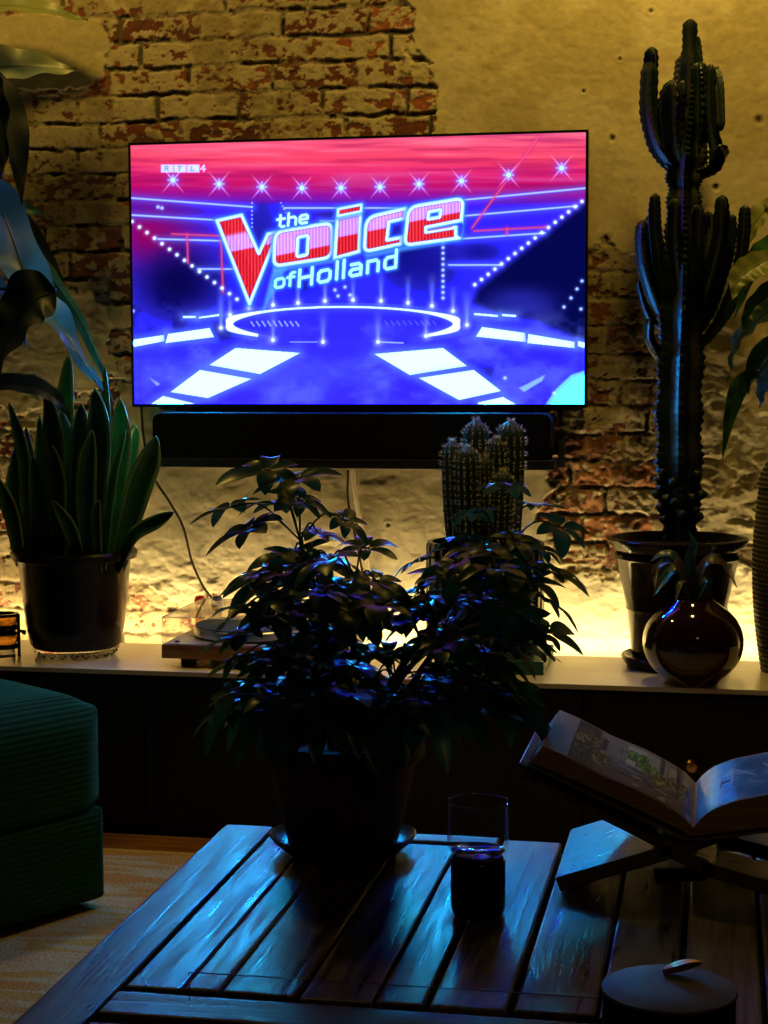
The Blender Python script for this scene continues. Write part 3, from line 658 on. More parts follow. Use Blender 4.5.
# snake plant
def snake_plant():
    Yb = -.30; c = at(76, 640, Y=Yb); c.z = S+.024
    t = thing('snake_plant', c, 'tall snake plant with upright sword leaves in a black pot left of the television', 'plant')
    top = at(75, 549, Y=Yb).z; h = top-c.z; rt = .153; rb = .118
    b = MB(); lathe(b, [(0, 0), (rb-.008, 0), (rb, .008), (rb+.01, .06), (rt-.008, h-.03), (rt-.004, h-.024), (rt+.008, h-.022), (rt+.011, h-.006), (rt+.006, h), (rt-.006, h), (rt-.012, h-.03), (0, h-.03)], c, 64); b.build('pot', M['black_pot'], t)
    b = MB(); lathe(b, [(0, h-.026), (rt-.014, h-.028)], c, 40, fl=None); b.build('soil', M['soil'], t)
    L = [ # base x, via points, tip, half width px, depth offset
        (21, [(12, 515)], (-5, 474), 8, .03), (26, [(14, 500)], (15, 446), 8, .06), (32, [(24, 460)], (9, 402), 6.5, -.02), (38, [(33, 470)], (26, 426), 6, .05),
        (52, [(57, 450)], (47, 392), 13, -.06), (62, [(64, 440)], (69, 352), 12, .05), (76, [(82, 450)], (82, 403), 12.5, -.05), (92, [(101, 445)], (95, 388), 12.5, -.08),
        (98, [(106, 440)], (105, 364), 6, .02), (107, [(120, 455)], (120, 398), 11, .0), (114, [(131, 450)], (134, 424), 8, .07), (116, [(136, 495), (148, 462)], (156, 436), 13, -.02),
        (117, [(134, 536), (158, 521)], (174, 512), 7, -.06), (103, [(112, 490)], (126, 430), 5, -.11), (44, [(44, 480)], (40, 415), 10, .09), (70, [(72, 470)], (60, 408), 10, -.02),
        (88, [(86, 480)], (92, 430), 10, -.10), (60, [(58, 490)], (52, 445), 11, -.11), (36, [(38, 500)], (32, 455), 9, -.06), (108, [(116, 500)], (112, 440), 10, .08), (99, [(96, 520)], (99, 500), 5, -.13), (80, [(70, 530)], (52, 500), 7, -.12)]
    for i, (bx, via, tip, hw, dy) in enumerate(L):
        Yl = Yb+dy; base = at(bx, 548, Y=Yl*.7+Yb*.3); base.z = c.z+h-.05
        pts = [base]+[at(x, y, Y=Yl) for x, y in via]+[at(*tip, Y=Yl-.015)]
        b = MB(); ang = random.uniform(-.5, .5)
        blade(b, pts, hw/380*1.05, (ang, -1, .15), 18, 3, .28, .04, 3, 'sword', 0, 1, random.uniform(-.5, .5))
        b.build('leaf', [M['snake_bright' if i in (8, 9, 10, 13, 5) else 'snake'], M['snake_margin']], t, solid=.0018)
    b = MB(); blade(b, [at(22, 417, Y=-.36), at(32, 428, Y=-.37), at(45, 441, Y=-.38)], .011, (.5, -.4, 1), 8, 2, .2)
    # crystal coaster
    t2 = thing('glass_coaster', (c.x, c.y, S), 'cut glass coaster with pointed facets under the black snake plant pot', 'coaster')
    b = MB(); lathe(b, [(0, .018), (.113, .018), (.113, .0235), (0, .0235)], (c.x, c.y, S), 40); b.build('disc', M['glass'], t2, smooth=False)
    for k in range(20):
        a = 2*PI*k/20; x, y = c.x+.097*math.cos(a), c.y+.097*math.sin(a); b = MB()
        v = [(x, y, S), (x, y, S+.018)]+[(x+.013*math.cos(a+PI/2*j), y+.013*math.sin(a+PI/2*j), S+.0095) for j in range(4)]
        b.add(v, [(0, 2+(j+1) % 4, 2+j) for j in range(4)]+[(1, 2+j, 2+(j+1) % 4) for j in range(4)]); b.build('facet', M['glass'], t2, smooth=False)
snake_plant()

# left edge glass object: amber drums in a black frame
def amber_burner():
    c = at(4, 658, Y=-.36); c.z = S
    t = thing('glass_candle_holder', c, 'small amber glass holder with dark bands and side knob at left end of cabinet', 'candle holder')
    p = .0026
    for z0, z1, m, nm in ((.034, .058, 'amber', 'lower_glass'), (.084, .106, 'amber', 'upper_glass')):
        b = MB(); lathe(b, [(0, z0), (.034, z0), (.037, z0+.004), (.037, z1-.004), (.034, z1), (0, z1)], c, 32); b.build(nm, M[m], t)
    b = MB(); lathe(b, [(0, 0), (.03, 0), (.03, .006), (.026, .030), (.026, .034), (0, .034)], c, 32); b.build('base', M['glass'], t)
    b = MB()
    for z0, z1 in ((.022, .034), (.058, .066), (.072, .084), (.106, .113)):
        lathe(b, [(.030, z0), (.040, z0), (.041, (z0+z1)/2), (.040, z1), (.030, z1), (.030, z0)], c, 32)
    b.build('band', M['black_gloss'], t)
    b = MB(); lathe(b, [(.028, .064), (.032, .064), (.032, .074), (.028, .074), (.028, .064)], c, 24)
    for k in range(3):
        a = k*2.09+.1; x, y = c.x+.041*math.cos(a), c.y+.041*math.sin(a); tube(b, [(x, y, S), (x, y, S+.112)], .0042, 2, 8)
    b.build('frame', M['black_gloss'], t)
    b = MB(); tube(b, [(c.x+.04, c.y, S+.067), (c.x+.058, c.y, S+.067)], .004, 3, 8); tube(b, [(c.x+.054, c.y, S+.064), (c.x+.06, c.y, S+.064)], .007, 2, 10); b.build('knob', M['black_gloss'], t)
amber_burner()

# ------------------------------------------------------------------ turntable
def turntable():
    x0 = -.410; x1 = x0+.45; y0 = -.455; y1 = -.105; z0 = S+.024
    t = thing('turntable', ((x0+x1)/2, (y0+y1)/2, S), 'wooden turntable with clear dust cover on the pale cabinet top', 'turntable')
    b = MB(); b.box((x0, y0, z0), (x1, y1, z0+.034)); b.build('plinth', M['walnut'], t, smooth=False, bevel=.002)
    b = MB(); b.box((x0+.003, y0+.003, z0+.034), (x1-.003, y1-.003, z0+.0365)); b.build('deck', M['deckplate'], t, smooth=False)
    for fx in (x0+.06, x1-.06):
        for fy in (y0+.05, y1-.05):
            b = MB(); b.box((fx-.02, fy-.02, S), (fx+.02, fy+.02, z0)); b.build('foot', M['black_matte'], t, smooth=False, bevel=.003)
    pc = (x0+.185, (y0+y1)/2, z0+.0365)
    b = MB(); lathe(b, [(0, .003), (.140, .003), (.147, .006), (.147, .024), (.144, .027), (0, .027)], pc, 64); pl = b.build('platter', M['alu'], t)
    b = MB(); lathe(b, [(0, .027), (.143, .027), (.143, .030), (0, .030)], pc, 64); b.build('slipmat', M['slipmat'], pl)
    b = MB(); tube(b, [(pc[0], pc[1], pc[2]+.03), (pc[0], pc[1], pc[2]+.042)], .004, 2, 10); b.build('spindle', M['alu'], pl)
    b = MB(); lathe(b, [(0, 0), (.028, 0), (.028, .02), (.012, .022), (.012, .045), (0, .045)], (x1-.07, y1-.08, z0+.0365), 24)
    tube(b, [(x1-.07, y1-.02, z0+.075), (x1-.07, y1-.08, z0+.077), (x1-.085, y0+.12, z0+.073), (x1-.12, y0+.07, z0+.070)], .0045, 20, 8); b.build('tonearm', M['alu'], t)
    b = MB(); lathe(b, [(0, 0), (.006, 0), (.006, .003), (0, .003)], (x0+.03, y0+.035, z0+.0365), 16); b.build('button', M['black_matte'], t)
    b = MB(); h = .066; a, z = .004, z0+.037; X0_, X1_, Y0_, Y1_ = x0+.002, x1-.002, y0+.002, y1-.002
    b.box((X0_, Y0_, z), (X1_, Y0_+.0002, z+h)); b.box((X0_, Y1_-.0002, z), (X1_, Y1_, z+h)); b.box((X0_, Y0_+.0003, z), (X0_+.0002, Y1_-.0003, z+h)); b.box((X1_-.0002, Y0_+.0003, z), (X1_, Y1_-.0003, z+h)); b.box((X0_, Y0_, z+h+.0001), (X1_, Y1_, z+h+.0004))
    dc = b.build('dust_cover', M['thin'], t, smooth=False)
    b = MB(); r = .0013
    cs = [(X0_, Y0_), (X1_, Y0_), (X1_, Y1_), (X0_, Y1_)]
    for i in range(4):
        p, q = cs[i], cs[(i+1) % 4]; tube(b, [(*p, z+h), (*q, z+h)], r, 2, 6); tube(b, [(*p, z), (*p, z+h)], r*.8, 2, 6)
    b.build('cover_edge', mat('clear_edge', (.75, .8, .8), .12, trans=.6, spec=.8), dc)
turntable()
for nm, px, mt, lab in (('red_topped_jar', 198, 'red', 'small jar with a rounded red lid behind the turntable'), ('blue_topped_jar', 215, 'blue', 'small jar with a rounded dark blue lid behind the turntable')):
    c = at(px+2, 602, Y=-.088); c.z = S; zt = at(px, 595, Y=-.088).z-S
    t = thing(nm, c, lab, 'jar'); b = MB(); lathe(b, [(0, 0), (.013, 0), (.014, .01), (.014, zt-.03), (0, zt-.03)], c, 24); b.build('jar_body', M['amber'], t)
    b = MB(); lathe(b, [(0, zt-.03), (.0155, zt-.03), (.0155, zt-.012), (.012, zt-.003), (0, zt)], c, 24); b.build('lid', M[mt], t)

# ------------------------------------------------------------------ clump cactus in fluted pot
def clump_cactus():
    Yc = -.27; c = at(485, 660, Y=Yc); zb = S+.0345; c.z = zb
    t2 = thing('flat_slab', (c.x, c.y, S), 'flat dark teal slab under the fluted black cactus pot', 'stand')
    e = at(545, 665, Y=-.36).x; e0 = at(437, 665, Y=-.36).x
    b = MB(); b.box((e0, -.40, S), (e, -.13, S+.0335)); b.build('slab', M['slab'], t2, smooth=False, bevel=.002)
    t = thing('clump_cactus', c, 'clump of ribbed columnar cacti with white spines in a fluted black pot', 'cactus')
    top = at(485, 541, Y=Yc).z; h = top-zb; rt = .148
    c.x = at(485, 600, Y=Yc).x
    b = MB(); lathe(b, [(0, 0), (.125, 0), (.13, .006), (rt, .05), (rt, h-.008), (rt-.004, h), (rt-.016, h), (rt-.018, h-.03), (0, h-.03)], c, 216, fl=lambda a, r, z: r-(.0035*(math.cos(a*27) > 0) if (r > .13 and .03 < z < h-.004) else 0)); b.build('pot', M['fluted'], t)
    b = MB(); lathe(b, [(0, h-.024), (rt-.019, h-.028)], c, 40); b.build('soil', M['soil'], t)
    cols = [(452, 440, 9.5, -.05), (467, 446, 10, -.09), (476, 419, 11, -.01), (487, 456, 7, -.08), (497, 437, 9, -.06), (511, 420, 12, -.02), (462, 470, 8, .05), (503, 470, 9, -.12), (478, 480, 8, .06)]
    for px, py, hw, dy in cols:
        Y = Yc+dy*.7; tp = at(px, py, Y=Y); r = hw/400*1.25; bs = Vector((c.x+(tp.x-c.x)*.8, c.y+(Y-c.y)*.8, zb+h-.04))
        b = MB(); N = 13; n = 26
        tube(b, [bs, (bs.x*.4+tp.x*.6, bs.y*.4+tp.y*.6, bs.z*.5+tp.z*.5), tp], lambda k: r*(.9+.1*math.sin(k*3))*(1 if k < .86 else math.sqrt(max(.02, 1-((k-.86)/.14)**2))), n, N*4, ribs=lambda a, k: 1-.16*(.5-.5*math.cos(a*N)))
        st = b.build('column', M['cactus'], t)
        sp = MB(); C = cr_curve([bs, (bs.x*.4+tp.x*.6, bs.y*.4+tp.y*.6, bs.z*.5+tp.z*.5), tp], 40); F = frames(C)
        steps = int((tp.z-bs.z)/.0115)
        for s_ in range(2, steps+1):
            k = s_/steps; i = min(40, int(k*40)); p = C[i]; tt, ss, uu = F[i]; rr = r*(1 if k < .86 else math.sqrt(max(.02, 1-((k-.86)/.14)**2)))
            for q in range(N):
                a = 2*PI*(q+.5)/N; a = 2*PI*q/N; d = ss*math.cos(a)+uu*math.sin(a); o = p+d*rr
                for w in range(4):
                    dv = nrm(d*1.0+tt*random.uniform(-.8, 1.0 if k < .9 else 2)+nrm(np.cross(d, tt))*random.uniform(-.9, .9)); L = random.uniform(.006, .013)
                    sd = nrm(np.cross(dv, tt+.1))*.00055; sd2 = nrm(np.cross(dv, sd))*.00055
                    sp.add([o+sd, o-sd*.5+sd2, o-sd*.5-sd2, o+dv*L], [(0, 1, 3), (1, 2, 3), (2, 0, 3)])
        so = sp.build('spines', M['spine'], st, smooth=False); so['kind'] = 'stuff'
clump_cactus()

# ------------------------------------------------------------------ tall candelabra cactus
def tall_cactus():
    Yc = -.205; c = at(676, 660, Y=Yc); c.z = S; s = .96
    t = thing('candelabra_cactus', c, 'tall dark branching candelabra cactus in a glazed brown pot right of the television', 'cactus')
    h = at(676, 537, Y=Yc).z-S
    b = MB(); lathe(b, [(0, .012), (.10, .012), (.108, .022), (.112, .04), (.122, .14), (.126, .146), (.124, .152), (.150, h-.055), (.156, h-.05), (.156, h-.04), (.150, h-.036), (.156, h-.03), (.172, h-.012), (.176, h-.003), (.172, h), (.160, h), (.154, h-.02), (.150, h-.03), (0, h-.03)], c, 72); b.build('pot', M['glaze'], t)
    b = MB(); lathe(b, [(0, 0), (.12, 0), (.130, .012), (.138, .026), (.134, .030), (.128, .018), (.115, .0115), (0, .0115)], c, 64); b.build('saucer', M['glaze'], t)
    b = MB(); lathe(b, [(0, h-.02), (.152, h-.026)], c, 40); b.build('soil', M['soil'], t)
    def arm(pts, rp, N=5, tip=.12, neck=None, name='branch', dy=0, wig=.06, rot=0):
        P = [at(x, y, Y=Yc+dy*(i/(len(pts)-1)) if True else Yc) for i, (x, y) in enumerate(pts)]
        L = sum((P[i+1]-P[i]).length for i in range(len(P)-1)); n = max(24, int(L/.004)); n = min(n, 260)
        R_ = [q/408 for q in rp]
        tp = min(.5, R_[-1]/L*1.3)
        def rad(k):
            u = k*(len(R_)-1); i = min(int(u), len(R_)-2); r = R_[i]*(1-(u-i))+R_[i+1]*(u-i)
            if k > 1-tp: r *= math.sqrt(max(.05, 1-((k-1+tp)/tp)**2))
            r *= 1+wig*math.sin(k*L*2*PI/.09+rp[0])
            return r
        seg = N*8
        def ribs(a, k):
            q = .5+.5*math.cos((a+rot)*N); edge = q**2.2
            return .66+.46*edge+.07*(edge > .75)*math.sin(k*L*2*PI/.017)
        b = MB(); tube(b, P, rad, n, seg, 0, ribs)
        # corky rib edges are a second material
        for fi in range(n*seg):
            j = fi % seg
            if j % 8 in (0, 7): b.mi[fi] = 1
        return b.build(name, [M['cereus'], M['cereus_edge']], t)
    arm([(680, 540), (679, 470), (679, 400), (682, 320), (684, 250), (684, 200), (685, 168), (690, 120), (692, 75)], [15, 22, 22, 22, 22, 17, 15, 20, 17, 12], 5, name='trunk', rot=.35)
    A = [([(690, 105), (691, 72), (690, 48), (690, 19)], [13, 11, 7, 6.5], 4, -.01), ([(698, 90), (697, 60), (696, 36)], [8, 6.5, 5], 4, .02),
         ([(684, 172), (668, 160), (655, 138), (649, 105), (650, 62)], [6, 8.5, 9, 8.5, 8], 4, -.03), ([(650, 75), (651, 60), (651, 47)], [7, 7.5, 7], 4, -.03),
         ([(684, 168), (674, 150), (671, 115), (673, 80)], [8, 11, 13, 11], 5, -.07), ([(690, 160), (682, 120), (682, 85), (684, 55)], [8, 9, 9, 8], 5, .03),
         ([(688, 172), (705, 172), (717, 160), (712, 125), (710, 95), (711, 64)], [5, 7, 9, 7, 6.5, 6], 4, -.04), ([(712, 95), (715, 72), (719, 90), (721, 131)], [5, 5.5, 5.5, 5], 4, -.05),
         ([(696, 160), (700, 120), (700, 85), (699, 62)], [8, 10, 9, 8], 5, -.03), ([(714, 165), (721, 155), (720, 145)], [5, 7, 6], 4, -.05),
         ([(676, 330), (668, 296), (660, 262), (655, 225), (655, 193)], [7, 8, 8.5, 7.5, 6.5], 4, -.05), ([(674, 345), (660, 310), (648, 275), (643, 245), (644, 220)], [7, 8, 8.5, 8, 7], 4, -.02),
         ([(680, 310), (677, 280), (674, 240), (675, 198)], [8, 8, 7.5, 7], 4, -.08), ([(668, 320), (655, 290), (650, 255), (650, 215)], [6, 8, 8, 7], 4, .04),
         ([(690, 330), (703, 300), (714, 265), (721, 230), (722, 195)], [7, 8, 8.5, 7.5, 6.5], 4, -.06), ([(690, 340), (708, 310), (722, 270), (729, 240), (729, 212)], [7, 8, 8, 8, 7], 4, -.01),
         ([(690, 320), (700, 290), (707, 250), (708, 212)], [7, 9, 9, 8], 4, .05), ([(692, 352), (712, 332), (730, 302), (740, 265), (744, 232), (745, 205)], [4, 7, 9, 8, 7.5, 7], 4, -.03),
         ([(686, 300), (696, 270), (697, 235), (697, 205)], [7, 8, 8, 7], 4, -.09), ([(664, 365), (655, 350), (649, 335), (650, 318)], [4, 5, 5, 4.5], 4, -.07),
         ([(664, 330), (652, 318), (645, 300), (640, 280)], [4, 5, 5.5, 5], 4, .02)]
    for i, (p, r, N, dy) in enumerate(A): arm(p, r, N, dy=dy, rot=i*.7, wig=.04)
    nubs = [(655, 478, 4), (653, 492, 4), (657, 505, 4), (661, 517, 4), (700, 472, 5), (704, 492, 5), (698, 508, 4), (702, 514, 4), (664, 496, 5), (672, 480, 5), (683, 512, 5), (660, 470, 3.5), (694, 495, 5), (674, 500, 5)]
    for x, y, r in nubs:
        b = MB(); p0 = at(680+(x-680)*.55, y+6, Y=Yc-.02); p1 = at(x, y, Y=Yc-.045)
        if abs(x-680) < 14: p1 = at(x, y, Y=Yc-.065)
        tube(b, [p0, (p0+p1)/2+Vector((0, 0, -.004)), p1], lambda k: r/408*(.5+.6*k if k < .8 else 1.0*math.sqrt(max(.1, 1-((k-.8)/.2)**2))), 10, 12, 0, lambda a, k: 1+.18*math.sin(a*4+k*20)); b.build('offshoot', M['cereus'], t)
tall_cactus()

# ------------------------------------------------------------------ round dark-red vase plant
def round_vase():
    c = at(692.5, 684, Y=-.443); c.z = S; r = .118; h = .20; Yc = c.y
    t = thing('round_pot_plant', c, 'drooping dark plant in a round glossy oxblood vase before the glazed cactus pot', 'plant')
    pr = [(0, 0), (.055, 0), (.06, .003)]
    for k in range(1, 15):
        a = -PI/2+.48+(PI-.95)*k/15; pr.append((r*math.cos(a), h/2+(h/2+.004)*math.sin(a)))
    pr += [(.048, h), (.046, h+.003), (.042, h), (.045, h-.012), (0, h-.014)]
    b = MB(); lathe(b, pr, c, 72); b.build('vase', M['oxblood'], t, angle=R(60))
    mz = S+h-.012
    L = [([(690, 600), (680, 568), (668, 562), (656, 570)], (655, 590), 7), ([(690, 600), (678, 572), (664, 580)], (653, 597), 8), ([(692, 602), (682, 580)], (676, 600), 5),
         ([(694, 600), (704, 566), (718, 562), (728, 570)], (737, 588), 6), ([(692, 598), (690, 565), (694, 545)], (688, 530), 6), ([(694, 600), (706, 580)], (712, 604), 5), ([(690, 600), (676, 560), (662, 555)], (650, 562), 6), ([(693, 600), (700, 572), (712, 556)], (722, 556), 5)]
    for via, tip, hw in L:
        dy = random.uniform(-.04, .03)
        pts = [Vector((c.x, c.y, mz))]+[at(x, y, Y=Yc+dy) for x, y in via[1:]]+[at(*tip, Y=Yc+dy*2)]
        b = MB(); blade(b, pts, hw/420, (0, -.6, 1), 14, 2, .3, .05, 2, 'lance'); b.build('leaf', M['reddish'] if random.random() < .35 else M['bigleaf_dark'], t)
    b = MB(); tube(b, [(c.x, c.y, mz), at(700, 575, Y=Yc), at(708, 558, Y=Yc), at(714, 552, Y=Yc)], .0022, 14, 6); tube(b, [(c.x, c.y, mz), at(692, 570, Y=Yc), at(691, 545, Y=Yc)], .003, 10, 6)
    lathe(b, [(0, -.006), (.005, -.004), (.006, 0), (.004, .005), (0, .007)], at(714, 549, Y=Yc), 10); b.build('stem', M['stem'], t)
M['reddish'] = leaf_mat('reddish', (.10, .03, .02), (.06, .07, .05), .35, .2)
M['bigleaf_dark'] = leaf_mat('bigleaf_dark', (.02, .07, .05), (.03, .10, .07), .3, .15)
round_vase()

# ------------------------------------------------------------------ tall woven vase with leafy plant at the right edge
def big_leaf(t, pts, w, up, m, wave=.08, n=26, stemr=None, shape='lance', fold=.25, twist=0, label=None, waves=5):
    b = MB(); blade(b, pts, w, up, n, 4, fold, wave, waves, shape, 0, None, twist); o = b.build('leaf', m, t)
    if label: o['label'] = label
    rb = MB(); tube(rb, [Vector(p)+Vector(up).normalized()*.0 for p in pts], lambda k: .0022*(1-k)+.0006, n, 6); rb.build('midrib', m, o)
    return o
def right_plant():
    Yc = -.23; c = Vector((at(798, 600, Y=Yc).x, Yc, S)); zt = at(760, 457, Y=Yc).z; h = zt-S
    t = thing('woven_vase_plant', c, 'broad leaved plant in a tall dark woven vase at right end of cabinet', 'plant')
    def prof(k): return .068+.042*math.sin(PI*min(1, k*.72+.14))**1.0 if k < .86 else .102-.03*((k-.86)/.14)**1.5
    b = MB(); n = 90; pr = [(0, 0), (.06, 0)]+[(prof(i/n)*(1+.018*(i % 2)), h*i/n) for i in range(n+1)]+[(.06, h), (.058, h-.03), (0, h-.03)]
    lathe(b, pr, c, 90); v = b.build('vase', M['basket'], t, smooth=False)
    th = MB()
    for i in range(2, n, 2):
        k = i/n; r = prof(k)+.001
        for j in range(66):
            a = 2*PI*(j+(i//2 % 2)*.5)/66; th_z = c.z+h*k
            x, y = c.x+r*math.cos(a), c.y+r*math.sin(a); tx, ty = -math.sin(a)*.0022, math.cos(a)*.0022; nx_, ny_ = math.cos(a)*.0014, math.sin(a)*.0014
            th.add([(x-tx, y-ty, th_z-.001), (x+tx, y+ty, th_z-.001), (x+nx_, y+ny_, th_z+.0012), (x-tx*.5, y-ty*.5, th_z+.003)], [(0, 1, 2), (0, 2, 3), (1, 3, 2), (0, 3, 1)])
    th.build('woven_stitches', M['basket_thread'], v, smooth=False)
    top = Vector((c.x, c.y, zt-.02)); hub = at(800, 330, Y=Yc-.02)
    L = [([(775, 255), (752, 268), (738, 280), (733, 300)], 14, 'bigleaf_pale'), ([(790, 205), (765, 212), (750, 232), (742, 262)], 13, 'bigleaf_pale'), ([(790, 240), (768, 250), (750, 272), (735, 318)], 13, 'bigleaf'),
         ([(790, 300), (760, 318), (738, 345), (728, 382)], 17, 'bigleaf_bluelit'), ([(785, 335), (762, 350), (750, 372), (748, 395)], 8, 'bigleaf'), ([(790, 355), (772, 368), (764, 385), (760, 408)], 14, 'bigleaf_bluelit'),
         ([(760, 372), (741, 385), (730, 415), (722, 460)], 9, 'bigleaf'), ([(800, 280), (775, 290), (752, 310), (742, 335)], 12, 'bigleaf'), ([(820, 230), (790, 225), (770, 215), (764, 205)], 12, 'bigleaf_pale'),
         ([(800, 300), (830, 290), (850, 310), (860, 350)], 15, 'bigleaf'), ([(800, 280), (825, 255), (850, 250), (875, 280)], 15, 'bigleaf'), ([(800, 250), (810, 210), (820, 190), (840, 180)], 15, 'bigleaf'), ([(790, 270), (770, 262), (755, 268), (745, 290)], 12, 'bigleaf_pale')]
    st = MB()
    for i, (p, hw, m) in enumerate(L):
        dy = random.uniform(-.10, .06); pts = [at(x, y, Y=Yc+dy*(q+1)/4) for q, (x, y) in enumerate(p)]
        tube(st, [top, (top+hub)/2+Vector((random.uniform(-.02, .02), random.uniform(-.02, .02), 0)), hub.lerp(pts[0], .5), pts[0]], .0028, 16, 6)
        big_leaf(t, pts, hw/400, (-.9, -.6, .3) if m == 'bigleaf_bluelit' else (-.3 if i % 2 else .2, -.75, .5), M[m], .12, twist=random.uniform(-.4, .5))
    st.build('stems', M['stem_green'], t)
right_plant()

# ------------------------------------------------------------------ big plant at the left edge
def left_plant():
    Yc = -.42; c = Vector((-1.32, -.36, S))
    t = thing('large_leaf_plant', c, 'large plant with long broad leaves hanging in at the upper left edge', 'plant')
    h = .30
    b = MB(); lathe(b, [(0, 0), (.10, 0), (.105, .006), (.135, h-.03), (.145, h-.028), (.147, h), (.135, h), (.13, h-.03), (0, h-.03)], c, 48); b.build('pot', M['terracotta'], t)
    hub = Vector((-1.30, -.40, 1.35)); st = MB(); tube(st, [(c.x, c.y, S+h-.03), (c.x+.02, c.y, .95), hub, (-1.28, -.42, 1.9)], .012, 30, 8)
    L = [ # px points base->tip, half width px, material, depth start/end, up vector
        ([(-60, 8), (-10, 5), (40, 9), (88, 21)], 17, 'bigleaf_pale', -.15, -.12, (0, -1, .9)),
        ([(-70, 74), (-20, 70), (30, 66), (78, 71)], 26, 'bigleaf_pale', -.32, -.24, (0, -1, .6)),
        ([(-50, 60), (-12, 90), (14, 130), (22, 205)], 21, 'bigleaf_shaded', -.46, -.52, (.5, -.8, .2)),
        ([(-40, 60), (-10, 95), (2, 130), (4, 180)], 24, 'bigleaf_shaded', -.50, -.60, (-.5, -1, .2)),
        ([(-50, 170), (-2, 208), (30, 285), (60, 325), (102, 392)], 23, 'bigleaf_bluelit', -.46, -.50, (.75, -.75, .3)),
        ([(-60, 250), (-20, 262), (14, 310), (28, 350)], 6, 'bigleaf_bluelit', -.48, -.5, (.8, -.6, .4)),
        ([(-30, 312), (0, 300), (12, 320), (2, 352)], 9, 'bigleaf_bluelit', -.5, -.56, (.9, -.5, .4)),
        ([(56, 290), (30, 305), (6, 345), (-18, 402)], 34, 'bigleaf_shaded', -.56, -.60, (-.5, -1, .1)),
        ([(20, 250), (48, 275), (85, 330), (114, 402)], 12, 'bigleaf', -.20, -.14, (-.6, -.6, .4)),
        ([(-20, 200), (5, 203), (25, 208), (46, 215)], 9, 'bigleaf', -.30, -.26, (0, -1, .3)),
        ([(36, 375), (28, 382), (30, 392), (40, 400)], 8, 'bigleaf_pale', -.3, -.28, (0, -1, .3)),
        ([(-30, 180), (8, 205), (40, 240), (66, 285)], 10, 'bigleaf_shaded', -.20, -.16, (-.3, -1, .3)),
        ([(-80, 100), (-40, 120), (-10, 170), (0, 230)], 18, 'bigleaf_shaded', -.38, -.36, (.3, -1, .3)),
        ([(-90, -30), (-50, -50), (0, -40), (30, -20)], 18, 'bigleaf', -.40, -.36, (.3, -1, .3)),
        ([(-20, 385), (20, 384), (52, 395), (70, 418)], 11, 'bigleaf_shaded', -.40, -.36, (.2, -.7, .6))]
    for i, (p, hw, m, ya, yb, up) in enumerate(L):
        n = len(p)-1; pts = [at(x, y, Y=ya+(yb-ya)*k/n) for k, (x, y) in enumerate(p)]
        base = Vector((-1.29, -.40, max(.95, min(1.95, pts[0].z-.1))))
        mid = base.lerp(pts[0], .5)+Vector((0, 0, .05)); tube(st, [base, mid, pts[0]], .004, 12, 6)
        big_leaf(t, pts, hw/395, up, M[m], .26 if m == 'bigleaf_bluelit' else .10, 34, twist=random.uniform(-.25, .25), waves=4)
    st.build('stems', M['stem_green'], t)
left_plant()

